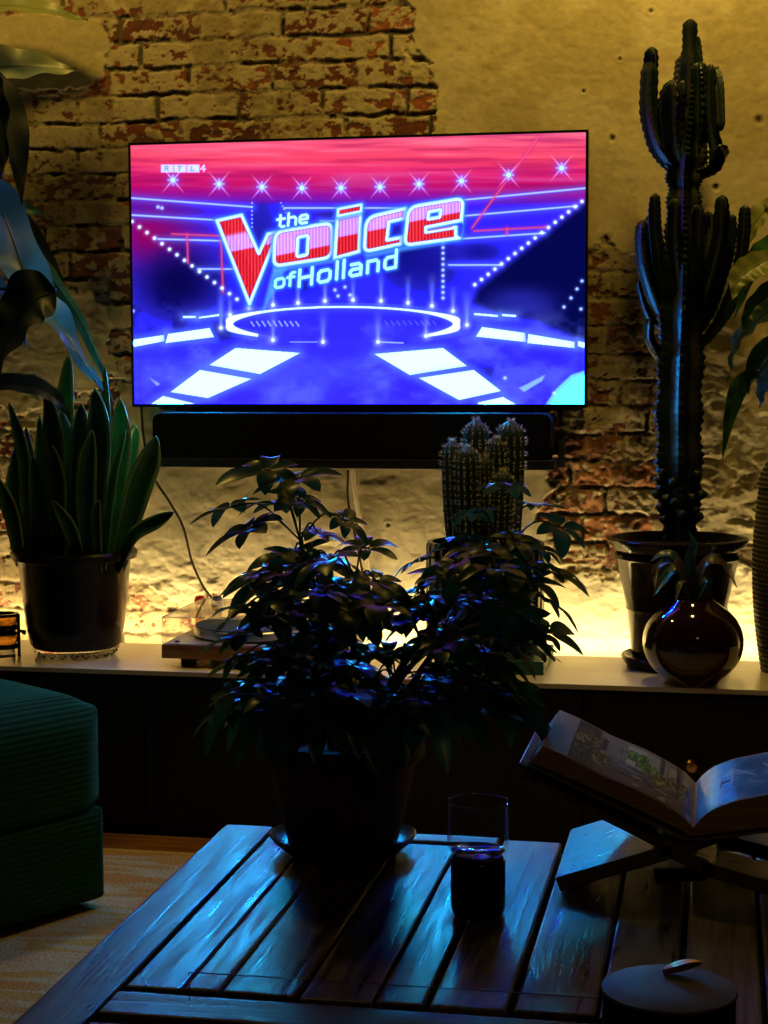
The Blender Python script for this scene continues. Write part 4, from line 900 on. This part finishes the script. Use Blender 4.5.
# ------------------------------------------------------------------ corduroy ottoman
def cord_block(name, t, corner, d, e, Ld, Le, z0, z1, r, dome=0, pitch=.0125, amp=.0024, rb=None):
    """d: rib direction, corner at its far end; e: the other horizontal side; ribs run along d"""
    d = nrm(np.array(d)); e = nrm(np.array(e)); H = z1-z0
    loop = []; step = pitch/8
    segs = [('s', 0, r, z0+r, H-2*r)]
    # perimeter of the e-z section starting bottom front going up the front face (e=0), over the top, down the back
    def arc(cx, cz, a0, a1):
        n = max(3, int(abs(a1-a0)*r/step)); return [(cx+r*math.cos(a0+(a1-a0)*k/n), cz+r*math.sin(a0+(a1-a0)*k/n)) for k in range(n)]
    def line(x0, z0_, x1, z1_):
        n = max(2, int(math.hypot(x1-x0, z1_-z0_)/step)); return [(x0+(x1-x0)*k/n, z0_+(z1_-z0_)*k/n) for k in range(n)]
    rb = rb or r
    def arcb(cx, cz, a0, a1):
        n = max(3, int(abs(a1-a0)*rb/step)); return [(cx+rb*math.cos(a0+(a1-a0)*k/n), cz+rb*math.sin(a0+(a1-a0)*k/n)) for k in range(n)]
    loop += arcb(rb, z0+rb, -PI/2, -PI)+line(0, z0+rb, 0, z1-r)+arc(r, z1-r, PI, PI/2)+line(r, z1, Le-r, z1)+arc(Le-r, z1-r, PI/2, 0)+line(Le, z1-r, Le, z0+rb)+arcb(Le-rb, z0+rb, 0, -PI/2)+line(Le-rb, z0, rb, z0)
    P = np.array(loop); n = len(P)
    dif = np.roll(P, -1, 0)-np.roll(P, 1, 0); nn = np.stack([-dif[:, 1], dif[:, 0]], 1); nn /= np.linalg.norm(nn, axis=1)[:, None]
    sl = np.concatenate([[0], np.cumsum(np.linalg.norm(np.diff(P, axis=0), axis=1))])
    rib = amp*np.sqrt(np.abs(np.sin(PI*sl/pitch)))
    cen = np.array([Le/2, (z0+z1)/2])
    ts = [0, .002, .006, .012, .02, .03, r*.75, r]; ts = [x for x in ts if x <= r]+list(np.linspace(r, Ld-r, 24)[1:-1])+[Ld-x for x in [x for x in ts if x <= r][::-1]]
    V = []
    for tt in ts:
        q = min(tt, Ld-tt); ins = 0 if q >= r else r-math.sqrt(max(0, r*r-(r-q)**2))
        QQ = P.copy(); lim_e = np.clip(P[:, 0], ins, Le-ins); lim_z = np.clip(P[:, 1], z0+min(ins, rb), z1-ins)
        QQ = np.stack([lim_e, lim_z], 1)+nn*rib[:, None]*(1 if q > .01 else q/.01)
        dm = dome*np.clip(1-((QQ[:, 0]-Le/2)/(Le/2))**2, 0, 1)*(1-((tt-Ld/2)/(Ld/2))**2)*np.clip((QQ[:, 1]-z0)/H, 0, 1)**2
        for (a, z), q2 in zip(QQ, dm):
            V.append(np.array([corner[0], corner[1], 0])-np.array([*d, 0])*tt+np.array([*e, 0])*a+np.array([0, 0, z+q2]))
    f = [(i*n+j, (i+1)*n+j, (i+1)*n+(j+1) % n, i*n+(j+1) % n) for i in range(len(ts)-1) for j in range(n)]
    f += [tuple(range(n)), tuple((len(ts)-1)*n+j for j in range(n))[::-1]]
    b = MB(); b.add(V, f); return b.build(name, M['corduroy'], t, angle=R(70))
dv = (.485, .875); ev = (-.875, .485)
t = thing('corduroy_pouf', (-.75, -1.1, 0), 'dark green corduroy seat module with rounded cushion at the lower left', 'pouf')
cord_block('base', t, (-.322, -1.09), dv, ev, .95, .85, .03, .235, .03, 0)
cord_block('cushion', t, (-.312, -1.075), dv, ev, .955, .85, .232, .468, .085, .05, rb=.022)
for a, q in ((.08, .08), (.85, .08), (.08, .75), (.85, .75)):
    p = np.array([-.335, -1.10])-np.array(dv)*a+np.array(ev)*q; b = MB(); lathe(b, [(0, .0125), (.022, .0125), (.025, .031), (0, .031)], (p[0], p[1], 0), 20); b.build('foot', M['black_matte'], t)

# ------------------------------------------------------------------ coffee table
TT = .38
def coffee_table():
    xa, xb, yb, yf = .122, 1.42, -1.71, -2.98; th = .035
    t = thing('coffee_table', ((xa+xb)/2, (yb+yf)/2, 0), 'rustic wooden coffee table with wide planks lit blue by the television', 'table')
    k = [0]
    def plank(x0, y0, x1, y1, m='table', z=TT, name='plank', lift=0):
        b = MB(); n = 6; b.box((x0, y0, z-th), (x1, y1, z+lift)); o = b.build(name, M[m], t, smooth=False, bevel=.004); return o
    plank(xa, yf, .207, yb, 'table', name='side_rail')
    plank(xb-.085, yf, xb, yb, 'table', name='side_rail')
    ye = -2.478
    xs = [(.2105, .287, 'table'), (.290, .337, 'table_pale'), (.340, .437, 'table'), (.441, .534, 'table'), (.539, .600, 'table'), (.607, .703, 'table_pale'), (.711, .812, 'table'), (.816, .908, 'table'), (.916, 1.012, 'table_pale'), (1.018, 1.12, 'table'), (1.124, 1.22, 'table'), (1.224, xb-.088, 'table')]
    for i, (a, c_, m) in enumerate(xs):
        y1 = yb-.048 if c_ < .60 else yb-.002-random.random()*.006
        plank(a, ye+random.random()*.004, c_, y1, m, TT-(.004 if i in (0, 3) else .0015))
    plank(.2105, yb-.042, .600, yb, 'table_x', name='cross_rail')
    plank(.2105, -2.575, xb-.088, ye-.022, 'table_x', name='cross_rail')
    for i, (a, c_, m) in enumerate(xs): plank(a, yf+.09, c_, -2.60, m, TT-.002)
    plank(.2105, yf, xb-.088, yf+.085, 'table_x', name='cross_rail')
    b = MB(); b.box((xa+.02, yf+.02, TT-th-.02), (xb-.02, yb-.02, TT-th-.002)); b.box((xa+.03, yf+.03, TT-th-.09), (xb-.03, yb-.03, TT-th-.02)); b.build('apron', M['black_matte'], t, smooth=False)
    for x in (xa+.06, xb-.06):
        for y in (yf+.06, yb-.06):
            b = MB(); b.box((x-.035, y-.035, .0125), (x+.035, y+.035, TT-th-.09)); b.build('leg', M['table'], t, smooth=False, bevel=.003)
coffee_table()

# ------------------------------------------------------------------ umbrella plant on the table
def umbrella_plant():
    Yp = -1.832; c = at(349, 846, Y=Yp); c = Vector((c.x-.010, Yp, TT+.0005))
    t = thing('umbrella_plant', c, 'bushy umbrella plant with glossy leaf fans in a dark pot on the coffee table', 'plant')
    zt = at(349, 736, Y=Yp).z; h = zt-c.z; rt = .134
    b = MB(); lathe(b, [(0, .012), (.086, .012), (.09, .018), (rt-.012, h-.035), (rt-.004, h-.033), (rt, h-.03), (rt+.002, h-.004), (rt-.002, h), (rt-.01, h), (rt-.014, h-.03), (0, h-.03)], c, 64); b.build('pot', M['terracotta'], t)
    b = MB(); lathe(b, [(0, 0), (.085, 0), (.098, .006), (.116, .022), (.120, .028), (.117, .030), (.112, .024), (.094, .0105), (0, .0105)], c, 64); b.build('saucer', M['saucer'], t)
    b = MB(); lathe(b, [(0, h-.022), (rt-.015, h-.026)], c, 40); b.build('soil', M['soil'], t)
    hubs = [] # (px, py, Y, direction of fan, size)
    E = [(298, 478, -2.0, 1.1, 'up'), (268, 470, -1.98, 1.15, 'up'), (230, 507, -2.03, 1.1, 'l'), (300, 500, -2.05, .9, 'r'), (283, 505, -1.98, 1.0, ''), (250, 528, -2.05, 1.25, 'l'), (318, 533, -1.95, .9, 'r'), (398, 525, -2.0, .0, ''),
         (366, 548, -1.93, .95, 'r'), (345, 520, -2.0, .75, 'r'), (262, 590, -2.0, 1.0, 'l'), (240, 612, -2.02, 1.0, 'l'), (232, 640, -2.0, .9, 'l'), (300, 560, -2.02, 1, ''), (330, 560, -1.95, 1, ''), (270, 570, -1.96, 1, 'l'),
         (505, 487, -1.90, .85, 'r'), (478, 512, -1.95, .9, ''), (535, 505, -1.92, .95, 'r'), (560, 527, -1.9, 1.0, 'r'), (552, 572, -1.92, .95, 'r'), (545, 600, -1.95, .9, 'r'), (548, 632, -1.95, .95, 'r'), (530, 650, -1.98, .9, 'r'), (540, 548, -1.95, .8, 'r'), (415, 590, -2.02, .95, 'l'), (400, 620, -2.05, .9, ''),
         (420, 560, -1.96, .9, 'l'), (385, 600, -1.9, .8, ''), (402, 655, -2.0, .9, ''), (236, 690, -2.08, .95, 'l'), (228, 712, -2.05, .9, 'd'), (268, 715, -2.12, .9, 'd'), (330, 712, -2.15, .85, 'd'), (300, 700, -2.15, .95, 'd'), (402, 715, -2.12, .9, 'd'), (500, 700, -2.05, .95, 'd'), (520, 715, -2.02, .9, 'd'), (452, 702, -2.12, .9, 'd'),
         (470, 540, -2.0, .9, ''), (445, 575, -2.05, 1, ''), (500, 560, -2.05, 1, ''), (480, 600, -2.08, 1, ''), (510, 620, -2.05, 1, ''), (450, 640, -2.1, 1, ''), (490, 660, -2.08, 1, ''), (515, 540, -2.02, .9, ''), (425, 610, -2.0, .9, '')]
    E += [(320, 722, -2.08, .9, 'd'), (362, 724, -2.1, .9, 'd'), (288, 726, -2.08, .9, 'd'), (392, 722, -2.08, .9, 'd'), (430, 716, -2.05, .9, 'd'), (255, 700, -2.05, .9, 'd'), (344, 705, -2.1, .9, 'd'), (376, 700, -2.1, .9, '')]
    for e in E:
        if e[3] > 0: hubs.append(e)
    rs = np.random.RandomState(5)
    blobs = [(318, 622, 90, 70, 46), (300, 680, 85, 36, 22), (475, 615, 62, 74, 46), (455, 690, 62, 22, 16), (395, 690, 50, 26, 8), (340, 575, 60, 30, 8)]
    for bx, by, rx, ry, n in blobs:
        k = 0
        while k < n:
            u, v, w = rs.uniform(-1, 1, 3)
            if u*u+v*v+w*w > 1: continue
            k += 1; hubs.append((bx+u*rx, by+v*ry, -2.0+w*.20, rs.uniform(.75, 1.05), 'r' if u > .5 else ('l' if u < -.5 else '')))
    root = Vector((c.x, c.y, c.z+h-.03)); st = MB()
    trunks = []
    for dx, dy, top in ((-.02, .01, (325, 600)), (.02, -.02, (355, 580)), (.03, .02, (440, 640)), (-.04, 0, (290, 640)), (.05, 0, (485, 600)), (0, .03, (300, 540)), (.01, -.03, (500, 555))):
        tp = at(*top, Y=-1.83+dy); base = root+Vector((dx, dy, 0)); pts = [base, base.lerp(tp, .5)+Vector((0, 0, .03)), tp]
        tube(st, pts, lambda k: .0075*(1-.6*k), 18, 8); trunks += [Vector(p.tolist()) for p in cr_curve(pts, 12)[4:]]
    fans = []
    for (px, py, Y, s_, side) in hubs:
        Y = Y+.15; hub = at(px, py, Y=Y)
        src = min(trunks, key=lambda q: (q-hub).length+ (0.25 if q.z > hub.z+.02 else 0)+.3*abs((hub.z-q.z)-.05))
        d = hub-src; mid = src.lerp(hub, .55)+Vector((0, 0, .02+.05*d.length))
        b = MB(); tube(b, [src, mid, hub], .0016, 10, 5, mi=1)
        out = np.array([d.x, d.y, d.z*.4]); out = nrm(out) if np.linalg.norm(out) > 1e-3 else np.array([0, -1, 0.])
        tilt = nrm(np.array([out[0]*.30, out[1]*.30-.03, 1.0])+rs.normal(0, .20, 3)*np.array([1, 1, .3]))
        if side == 'l': tilt = nrm(tilt+np.array([-.15, 0, 0]))
        if side == 'r': tilt = nrm(tilt+np.array([.15, 0, 0]))
        if side == 'd': tilt = nrm(tilt+np.array([0, -.35, -.1]))
        a1 = nrm(np.cross(tilt, [0.3, 1, .1])); a2 = np.cross(tilt, a1)
        nl = rs.randint(6, 9); ph = rs.uniform(0, 6)
        for q in range(nl):
            ang = ph+2*PI*q/nl+rs.uniform(-.15, .15); dr = a1*math.cos(ang)+a2*math.sin(ang)
            L = s_*rs.uniform(.044, .070)*(1.0+.25*float(dr@out)); droop = rs.uniform(.02, .38) if side != 'd' else rs.uniform(.45, .9)
            h0 = np.array(hub); p0 = h0+dr*.008; p1 = h0+dr*L*.55+tilt*L*.02; p2 = h0+dr*L*.98-np.array([0, 0, 1])*L*droop*.6
            tube(b, [h0, p0], .001, 1, 4, mi=1, caps=False)
            blade(b, [p0, p1, p2], L*.215*rs.uniform(.85, 1.15), tilt, 9, 1, .2, 0, 2, 'oval')
        vis = abs(Y+2.0) < 9; fans.append((Y, len(hubs), b))
    # the hundred fans nearest the camera are parts, the rest one mass of foliage
    order = sorted(range(len(fans)), key=lambda i: (0 if i < 54 else 1, fans[i][0]))
    rest = MB()
    for r_, i in enumerate(order):
        b = fans[i][2]
        if r_ < 100: b.build('leaf_fan', [M['scheff'], M['stem_green']], t)
        else: rest.v += b.v; rest.f += [tuple(q+rest.n for q in f) for f in b.f]; rest.mi += b.mi; rest.n += b.n
    o = rest.build('inner_foliage', [M['scheff'], M['stem_green']], t); o['kind'] = 'stuff'
    st.build('stems', M['stem'], t)
umbrella_plant()

# ------------------------------------------------------------------ tumbler
def tumbler():
    c = at(478, 914, Z=TT); c.z = TT+.0003; r = .0395
    t = thing('glass_tumbler', c, 'clear glass tumbler stacked on a dark brown cylindrical base, right of plant pot', 'tumbler')
    h0 = .088
    b = MB(); lathe(b, [(0, 0), (r-.006, 0), (r-.003, .003), (r, .012), (r, h0-.010), (r-.004, h0-.003), (r-.009, h0), (0, h0)], c, 48); b.build('dark_base', M['dark_drink'], t)
    R2 = .0445; z0 = h0+.0005; H = .077
    b = MB(); lathe(b, [(0, z0), (R2-.012, z0), (R2-.004, z0+.005), (R2, z0+.016), (R2, z0+H-.002), (R2-.001, z0+H), (R2-.0022, z0+H-.002), (R2-.0024, z0+.018), (R2-.008, z0+.010), (R2-.014, z0+.008), (0, z0+.008)], c, 64); b.build('glass_cup', M['thin'], t)
    b = MB(); lathe(b, [(0, z0+.001), (R2-.013, z0+.001), (R2-.006, z0+.006), (R2-.010, z0+.0075), (0, z0+.0075)], c, 48); b.build('glass_base', M['glass'], t)
    b = MB(); lathe(b, [(R2-.0015, z0+H-.0015), (R2+.0004, z0+H-.001), (R2+.0004, z0+H+.0008), (R2-.0015, z0+H+.001), (R2-.0015, z0+H-.0015)], c, 64); b.build('rim', M['glass'], t)
tumbler()

# ------------------------------------------------------------------ open book on its crossed stand
BY0, BY1 = -2.0, -1.725
def book():
    t = thing('book_stand', (.93, -1.86, TT), 'crossed wooden book stand on the coffee table under the open book', 'book stand')
    th = .022
    def slab(name, x0, z0, x1, z1, ya, yb_, m='standwood'):
        dx, dz = x1-x0, z1-z0; l = math.hypot(dx, dz); nx_, nz_ = -dz/l*th, dx/l*th
        b = MB(); v = [(x0, ya, z0), (x1, ya, z1), (x1-nx_, ya, z1-nz_), (x0-nx_, ya, z0-nz_)]; v += [(x, yb_, z) for x, _, z in v]
        b.add(v, [(0, 1, 2, 3), (7, 6, 5, 4), (0, 4, 5, 1), (1, 5, 6, 2), (2, 6, 7, 3), (3, 7, 4, 0)]); return b.build(name, M[m], t, smooth=False, bevel=.0015)
    # panel rising to the right: foot at left, interlocked in the middle third with the other one
    slab('rising_leg', .718, .4035, .888, .4635, BY0, BY1)
    slab('right_rest', .914, .4700, 1.16, .560, BY0+.02, BY1-.02)
    slab('left_rest', .662, .572, .888, .4665, BY0+.02, BY1-.02)
    for (ya, yb_) in ((BY0, BY0+.09), (BY1-.09, BY1)):
        slab('falling_leg', .935, .440, 1.09, .402, ya, yb_)
    slab('falling_leg', .880, .4700, .955, .435, BY0+.0, BY1)
    slab('centre_block', .884, .4655, .925, .4715, BY0+.01, BY1-.01)
    slab('cross_panel', .862, .404, .938, .4115, -1.93, -1.84)
    bk = thing('open_book', (.92, -1.86, .48), 'thick open book with garden photo and blue photo pages resting on the crossed stand', 'book')
    N = 26; pageL = []; pageR = []
    for i in range(N+1):
        k = i/N # from spine outwards
        x = .921-.222*k; z = .490+.022*math.sin(min(1, k/.25)*PI/2)*1.25+.098*k-.008*math.sin(PI*k)*0
        z = np.interp(k, [0, .08, .2, .37, .6, .87, 1], [.490, .508, .524, .543, .562, .592, .603]); pageL.append((x, z))
        x2 = .921+.25*k; z2 = np.interp(k, [0, .05, .12, .24, .45, .7, 1], [.490, .507, .520, .533, .546, .555, .556]); pageR.append((x2, z2))
    def lower(page, sgn, outz):
        out = []
        for i, (x, z) in enumerate(page):
            k = i/N; out.append((x-.004*sgn*0, .4775*(1-k)+outz*k))
        return out
    for nm, page, oz in (('left_page_block', pageL, .578), ('right_page_block', pageR, .5665-.045)):
        lowp = lower(page, 1, oz); b = MB(); 
        x_, z_ = page[-1]; tip = (lowp[-1][0]-(.018 if nm[0] == 'l' else -.01), lowp[-1][1]+.004); 
        v = []; 
        for (x, z), (xl, zl) in zip(page, lowp): 
            if nm[0] == 'l': xl = xl-.018*((.921-x)/.222)**3
            v += [(x, BY0, z), (x, BY1, z), (xl, BY0, zl), (xl, BY1, zl)]
        f = []; mis = []
        for i in range(N):
            a, c_ = i*4, (i+1)*4
            f += [(a, c_, c_+1, a+1), (a+2, a+3, c_+3, c_+2), (a, a+2, c_+2, c_), (a+1, c_+1, c_+3, a+3)]; mis += [0, 1, 1, 1]
        f.append((N*4, N*4+1, N*4+3, N*4+2)); mis.append(0 if nm[0] == 'l' else 1); b.v = v; b.n = len(v); b.f = f; b.mi = mis
        o = b.build(nm, [M['paper'], M['paper_edge']], bk, angle=R(30)); o['label'] = 'thick block of cream pages'
    # printed photographs lie on the pages
    def picture(nm, page, k0, k1, y0, y1, mt, label):
        n = 48; b = MB(); v = []; ks = np.linspace(k0, k1, n+1)
        xs = [p[0] for p in page]; zs = [p[1] for p in page]; kk = np.linspace(0, 1, N+1)
        for k in ks: 
            x, z = np.interp(k, kk, xs), np.interp(k, kk, zs)+.0008; v += [(x, y0, z), (x, y1, z)]
        b.add(v, [(2*i, 2*i+2, 2*i+3, 2*i+1) for i in range(n)]); o = b.build(nm, mt, bk, angle=R(30))
        uv = o.data.uv_layers.new(name='UVMap')
        for lp in o.data.loops:
            i = lp.vertex_index; uv.data[lp.index].uv = ((i//2)/n, i % 2)
        o['label'] = label
    garden_picture(pageL, N, bk)
    picture('blue_photo', pageR, .015, 1.0, BY0+.009, BY1-.009, blue_mat(), 'printed photo in bright blue tones')
    b = MB(); kk = np.linspace(0, 1, N+1)
    for (ka, ya), (kb, yb_) in (((.23, -1.90), (.23, -1.80)), ((.23, -1.80), (.37, -1.87)), ((.155, -1.89), (.16, -1.85)), ((.16, -1.87), (.21, -1.865)), ((.42, -1.80), (.47, -1.85))):
        pp = []
        for q in range(5):
            k = ka+(kb-ka)*q/4; pp.append((np.interp(k, kk, [p[0] for p in pageR]), ya+(yb_-ya)*q/4, np.interp(k, kk, [p[1] for p in pageR])+.001))
        tube(b, pp, .0013, 6, 5)
    b.build('white_marks', M['white_ink'], bk)
    b = MB(); lw = .003
    def strip(p, q):
        (x0, z0), (x1, z1) = p, q; l = math.hypot(x1-x0, z1-z0); nx_, nz_ = -(z1-z0)/l*lw, (x1-x0)/l*lw
        if nz_ > 0: nx_, nz_ = -nx_, -nz_
        v = [(x0, BY0-.003, z0), (x1, BY0-.003, z1), (x1+nx_, BY0-.003, z1+nz_), (x0+nx_, BY0-.003, z0+nz_)]; v += [(x, BY1+.003, z) for x, _, z in v]
        b.add(v, [(0, 1, 2, 3), (7, 6, 5, 4), (0, 4, 5, 1), (1, 5, 6, 2), (2, 6, 7, 3), (3, 7, 4, 0)])
    strip((.677, .5765), (.905, .4750)); strip((.905, .4750), (.935, .4750)); strip((.935, .4750), (1.178, .5185)); b.build('cover', M['cover'], bk, smooth=False)
def garden_picture(page, N, bk):
    nu, nv = 220, 90; u = np.linspace(0, 1, nu); v = np.linspace(0, 1, nv); U, V = np.meshgrid(u, v, indexing='ij')  # U: left to right, V: near to far
    c = np.zeros(U.shape+(3,))+np.array([.30, .30, .34]); n1 = fbm(U*26, V*12, 201, 5); n2 = fbm(U*50+9, V*26, 207, 4); n3 = fbm(U*9, V*30, 213, 4)
    def put(mask, col):
        nonlocal c
        mask = np.clip(mask, 0, 1)[..., None]; c = c*(1-mask)+np.array(col)*mask
    box = lambda a, b, lo, hi, sf=.01: sstep(a-sf, a+sf, U)*(1-sstep(b-sf, b+sf, U))*sstep(lo-sf, lo+sf, V)*(1-sstep(hi-sf, hi+sf, V))
    put(box(0, .28, .0, 1), (.05, .06, .07)); put(box(.20, .30, .45, 1), (.42, .42, .46)); put(box(.22, .27, .55, .85), (.04, .04, .05)); put(box(.30, .47, .50, 1), (.34, .36, .44))
    put(box(.385, .395, .62, .76, .006)+box(.37, .41, .74, .77, .006), (.05, .07, .12)); put(box(.44, .60, .42, .95), (.80, .84, .86)); put(box(.60, .78, .5, .95), (.55, .60, .66)); put(box(.72, .76, .3, 1), (.03, .04, .10)); put(box(.86, .90, .2, 1), (.03, .03, .05)); put(box(.80, .86, .35, .9), (.62, .60, .55)); put(box(.91, .97, .25, .8), (.50, .48, .45))
    put(box(-.1, 1.1, -.1, .26, .05)*sstep(.12, .25, U), (.26, .15, .10)); put(sstep(.45, .55, n3)*box(.15, 1.1, .16, .45, .05), (.03, .04, .09)); put(sstep(.52, .60, n3)*box(.5, 1.1, -.1, .3, .05), (.05, .05, .10)); put(sstep(.62, .68, n3)*box(.5, 1.1, .0, .6, .05), (.70, .66, .60))
    for cx, cy, rx, ry, g in ((.10, .62, .14, .26, (.20, .22, .10)), (.24, .30, .12, .18, (.24, .24, .09)), (.07, .25, .1, .2, (.10, .13, .07)), (.52, .70, .11, .15, (.10, .32, .06)), (.62, .58, .12, .12, (.14, .36, .08)), (.73, .42, .08, .2, (.32, .32, .08)), (.84, .45, .05, .22, (.20, .20, .08)), (.93, .5, .05, .2, (.22, .18, .08))):
        d = 1-np.hypot((U-cx)/rx, (V-cy)/ry)+1.1*(n1-.5); put(sstep(.05, .15, d), g); put(sstep(.05, .15, d)*sstep(.5, .6, n2), np.array(g)*.25); put(sstep(.05, .15, d)*sstep(.42, .36, n2), np.minimum(1, np.array(g)*2.2+.05))
    for tx in (.53, .64, .70): put(box(tx-.004, tx+.004, .35, .6, .003), (.04, .03, .02))
    kk = np.linspace(0, 1, N+1); K = .84-(.82)*U; y0, y1 = BY0+.006, BY1-.008
    X = np.interp(K, kk, [p[0] for p in page]); Z = np.interp(K, kk, [p[1] for p in page])+.0009; Y = y0+(y1-y0)*V
    P = np.stack([X, Y, Z], -1).reshape(-1, 3); i = np.arange(nu-1)[:, None]*nv+np.arange(nv-1)[None, :]
    F = np.stack([i, i+nv, i+nv+1, i+1], -1).reshape(-1, 4)
    b = MB(); b.add(P.tolist(), F.tolist()); mt, nt, bs = new_mat('garden_print'); a = nt.nodes.new('ShaderNodeAttribute'); a.attribute_name = 'print'
    nt.links.new(a.outputs['Color'], bs.inputs['Base Color']); bs.inputs['Roughness'].default_value = .4
    o = b.build('garden_photo', mt, bk); at_ = o.data.color_attributes.new('print', 'FLOAT_COLOR', 'POINT')
    at_.data.foreach_set('color', np.concatenate([c.reshape(-1, 3), np.ones((nu*nv, 1))], 1).ravel()); o['label'] = 'printed photo of an interior courtyard with trees'
def uvtex(nt):
    tc = nt.nodes.new('ShaderNodeTexCoord'); return tc.outputs['UV']
def blue_mat():
    mt, nt, b = new_mat('blue_print'); uv = uvtex(nt); N_ = nt.nodes.new; Lk = nt.links.new
    mp = N_('ShaderNodeMapping'); mp.inputs['Scale'].default_value = (4, 3, 1); Lk(uv, mp.inputs[0])
    n1 = N_('ShaderNodeTexNoise'); n1.inputs['Scale'].default_value = 1.6; n1.inputs['Detail'].default_value = 7; n1.inputs['Distortion'].default_value = .6; Lk(mp.outputs[0], n1.inputs[0])
    r1 = N_('ShaderNodeValToRGB'); e = r1.color_ramp.elements; e[0].position = .38; e[0].color = (.02, .12, .30, 1); e[1].position = .78; e[1].color = (.75, .85, .85, 1); q = e.new(.55); q.color = (.05, .25, .50, 1)
    Lk(n1.outputs[0], r1.inputs[0])
    sx = N_('ShaderNodeSeparateXYZ'); Lk(uv, sx.inputs[0])
    ad = N_('ShaderNodeMath'); ad.operation = 'MULTIPLY_ADD'; ad.inputs[1].default_value = .12; Lk(n1.outputs[0], ad.inputs[0]); Lk(sx.outputs[0], ad.inputs[2])
    r2 = N_('ShaderNodeValToRGB'); f = r2.color_ramp.elements; f[0].position = .10; f[0].color = (0, 0, 0, 1); f[1].position = .17; f[1].color = (.8, .8, .8, 1); q = f.new(.22); q.color = (0, 0, 0, 1); Lk(ad.outputs[0], r2.inputs[0])
    m1 = N_('ShaderNodeMix'); m1.data_type = 'RGBA'; m1.inputs[7].default_value = (.8, .75, .5, 1); Lk(r2.outputs[0], m1.inputs[0]); Lk(r1.outputs[0], m1.inputs[6]); Lk(m1.outputs[2], b.inputs['Base Color'])
    b.inputs['Roughness'].default_value = .3; return mt
book()

# ------------------------------------------------------------------ lidded tin, acrylic pane
def tin():
    c = Vector((.902, -2.545, TT-.0015)); h = .064; r = .077
    t = thing('lidded_pot', c, 'round dark lidded pot with metal leaf knob at the front of the coffee table', 'pot')
    b = MB(); lathe(b, [(0, 0), (r-.012, 0), (r-.004, .006), (r, .02), (r, h-.006), (r-.006, h-.004), (0, h-.004)], c, 64); b.build('body', M['tin'], t)
    b = MB(); lathe(b, [(0, h-.003), (r-.002, h-.003), (r+.002, h), (r+.001, h+.003), (r-.012, h+.0065), (r*.5, h+.009), (0, h+.010)], c, 64); l = b.build('lid', M['tin_lid'], t)
    b = MB(); C = [(-.014, 0, h+.012), (.0, .0, h+.017), (.016, .004, h+.021), (.030, .006, h+.023)]
    tube(b, [(c.x+.006+x, c.y+.03+y, c.z+z) for x, y, z in C], lambda k: .0085*math.sin(PI*(k*.9+.06))**.6+.001, 20, 14, 0, lambda a, k: 1 if abs(math.sin(a)) < .5 else .55); b.build('knob', M['brass'], l)
tin()
def pane():
    p0 = at(189, 972, Y=-2.52); p1 = at(608, 998.5, Y=-2.47)
    t = thing('clear_pane', (p0.x, p0.y, TT), 'thin upright clear pane with fine edges across the front of the coffee table', 'pane')
    b = MB(); z0 = TT-.001; d = Vector((p1.x-p0.x, p1.y-p0.y, 0)).normalized(); n = Vector((-d.y, d.x, 0))*.0008
    zt = (p0.z+p1.z)/2; q = [p0-n, p1-n, p1+n, p0+n]
    v = [(a.x, a.y, z0) for a in q]+[(q[0].x, q[0].y, p0.z), (q[1].x, q[1].y, p1.z), (q[2].x, q[2].y, p1.z), (q[3].x, q[3].y, p0.z)]
    b.add(v, [(0, 1, 5, 4), (2, 3, 7, 6)]); b.build('sheet', M['acrylic'], t, smooth=False)
    b = MB(); tube(b, [p0, p1], .0008, 2, 6); tube(b, [(p0.x, p0.y, z0), p0], .0007, 2, 6); b.build('edge', M['acrylic_edge'], t)
    print('pane z', p0.z, p1.z)
pane()

# ------------------------------------------------------------------ lights of the room and a front fill
def lamp(name, loc, energy, col, radius=.05, spot=None, target=None):
    ld = bpy.data.lights.new(name, 'SPOT' if spot else 'POINT'); ld.energy = energy; ld.color = col; ld.shadow_soft_size = radius
    if spot: ld.spot_size = R(spot); ld.spot_blend = .8
    o = bpy.data.objects.new(name, ld); COL.objects.link(o); o.location = loc
    if target is not None:
        o.rotation_euler = (Vector(target)-Vector(loc)).to_track_quat('-Z', 'Y').to_euler()
    return o
WARM = (1, .64, .11)
lamp('ceiling_spot_right', (.85, -.62, 2.78), 46, WARM, .06, 130, (.85, -.1, 1.7))
lamp('ceiling_spot_left', (-.80, -.62, 2.78), 26, WARM, .06, 140, (-.75, -.3, 1.5))
lamp('front_fill', (1.7, -4.4, 2.3), 3.2, (1, .62, .22), .15, 60, (.9, -2.2, .5))  # unseen warm fill from behind the camera, kept for the page edges

w = bpy.data.worlds.new('world'); scene.world = w; w.use_nodes = True
w.node_tree.nodes['Background'].inputs[0].default_value = (.01, .01, .012, 1); w.node_tree.nodes['Background'].inputs[1].default_value = .1
vs = scene.view_settings; vs.view_transform = 'Standard'; vs.look = 'None'; vs.exposure = 0; vs.gamma = 1; vs.use_curve_mapping = False
cy = scene.cycles; cy.use_denoising = True; cy.max_bounces = 8; cy.transparent_max_bounces = 16; cy.sample_clamp_indirect = 4; cy.caustics_reflective = False
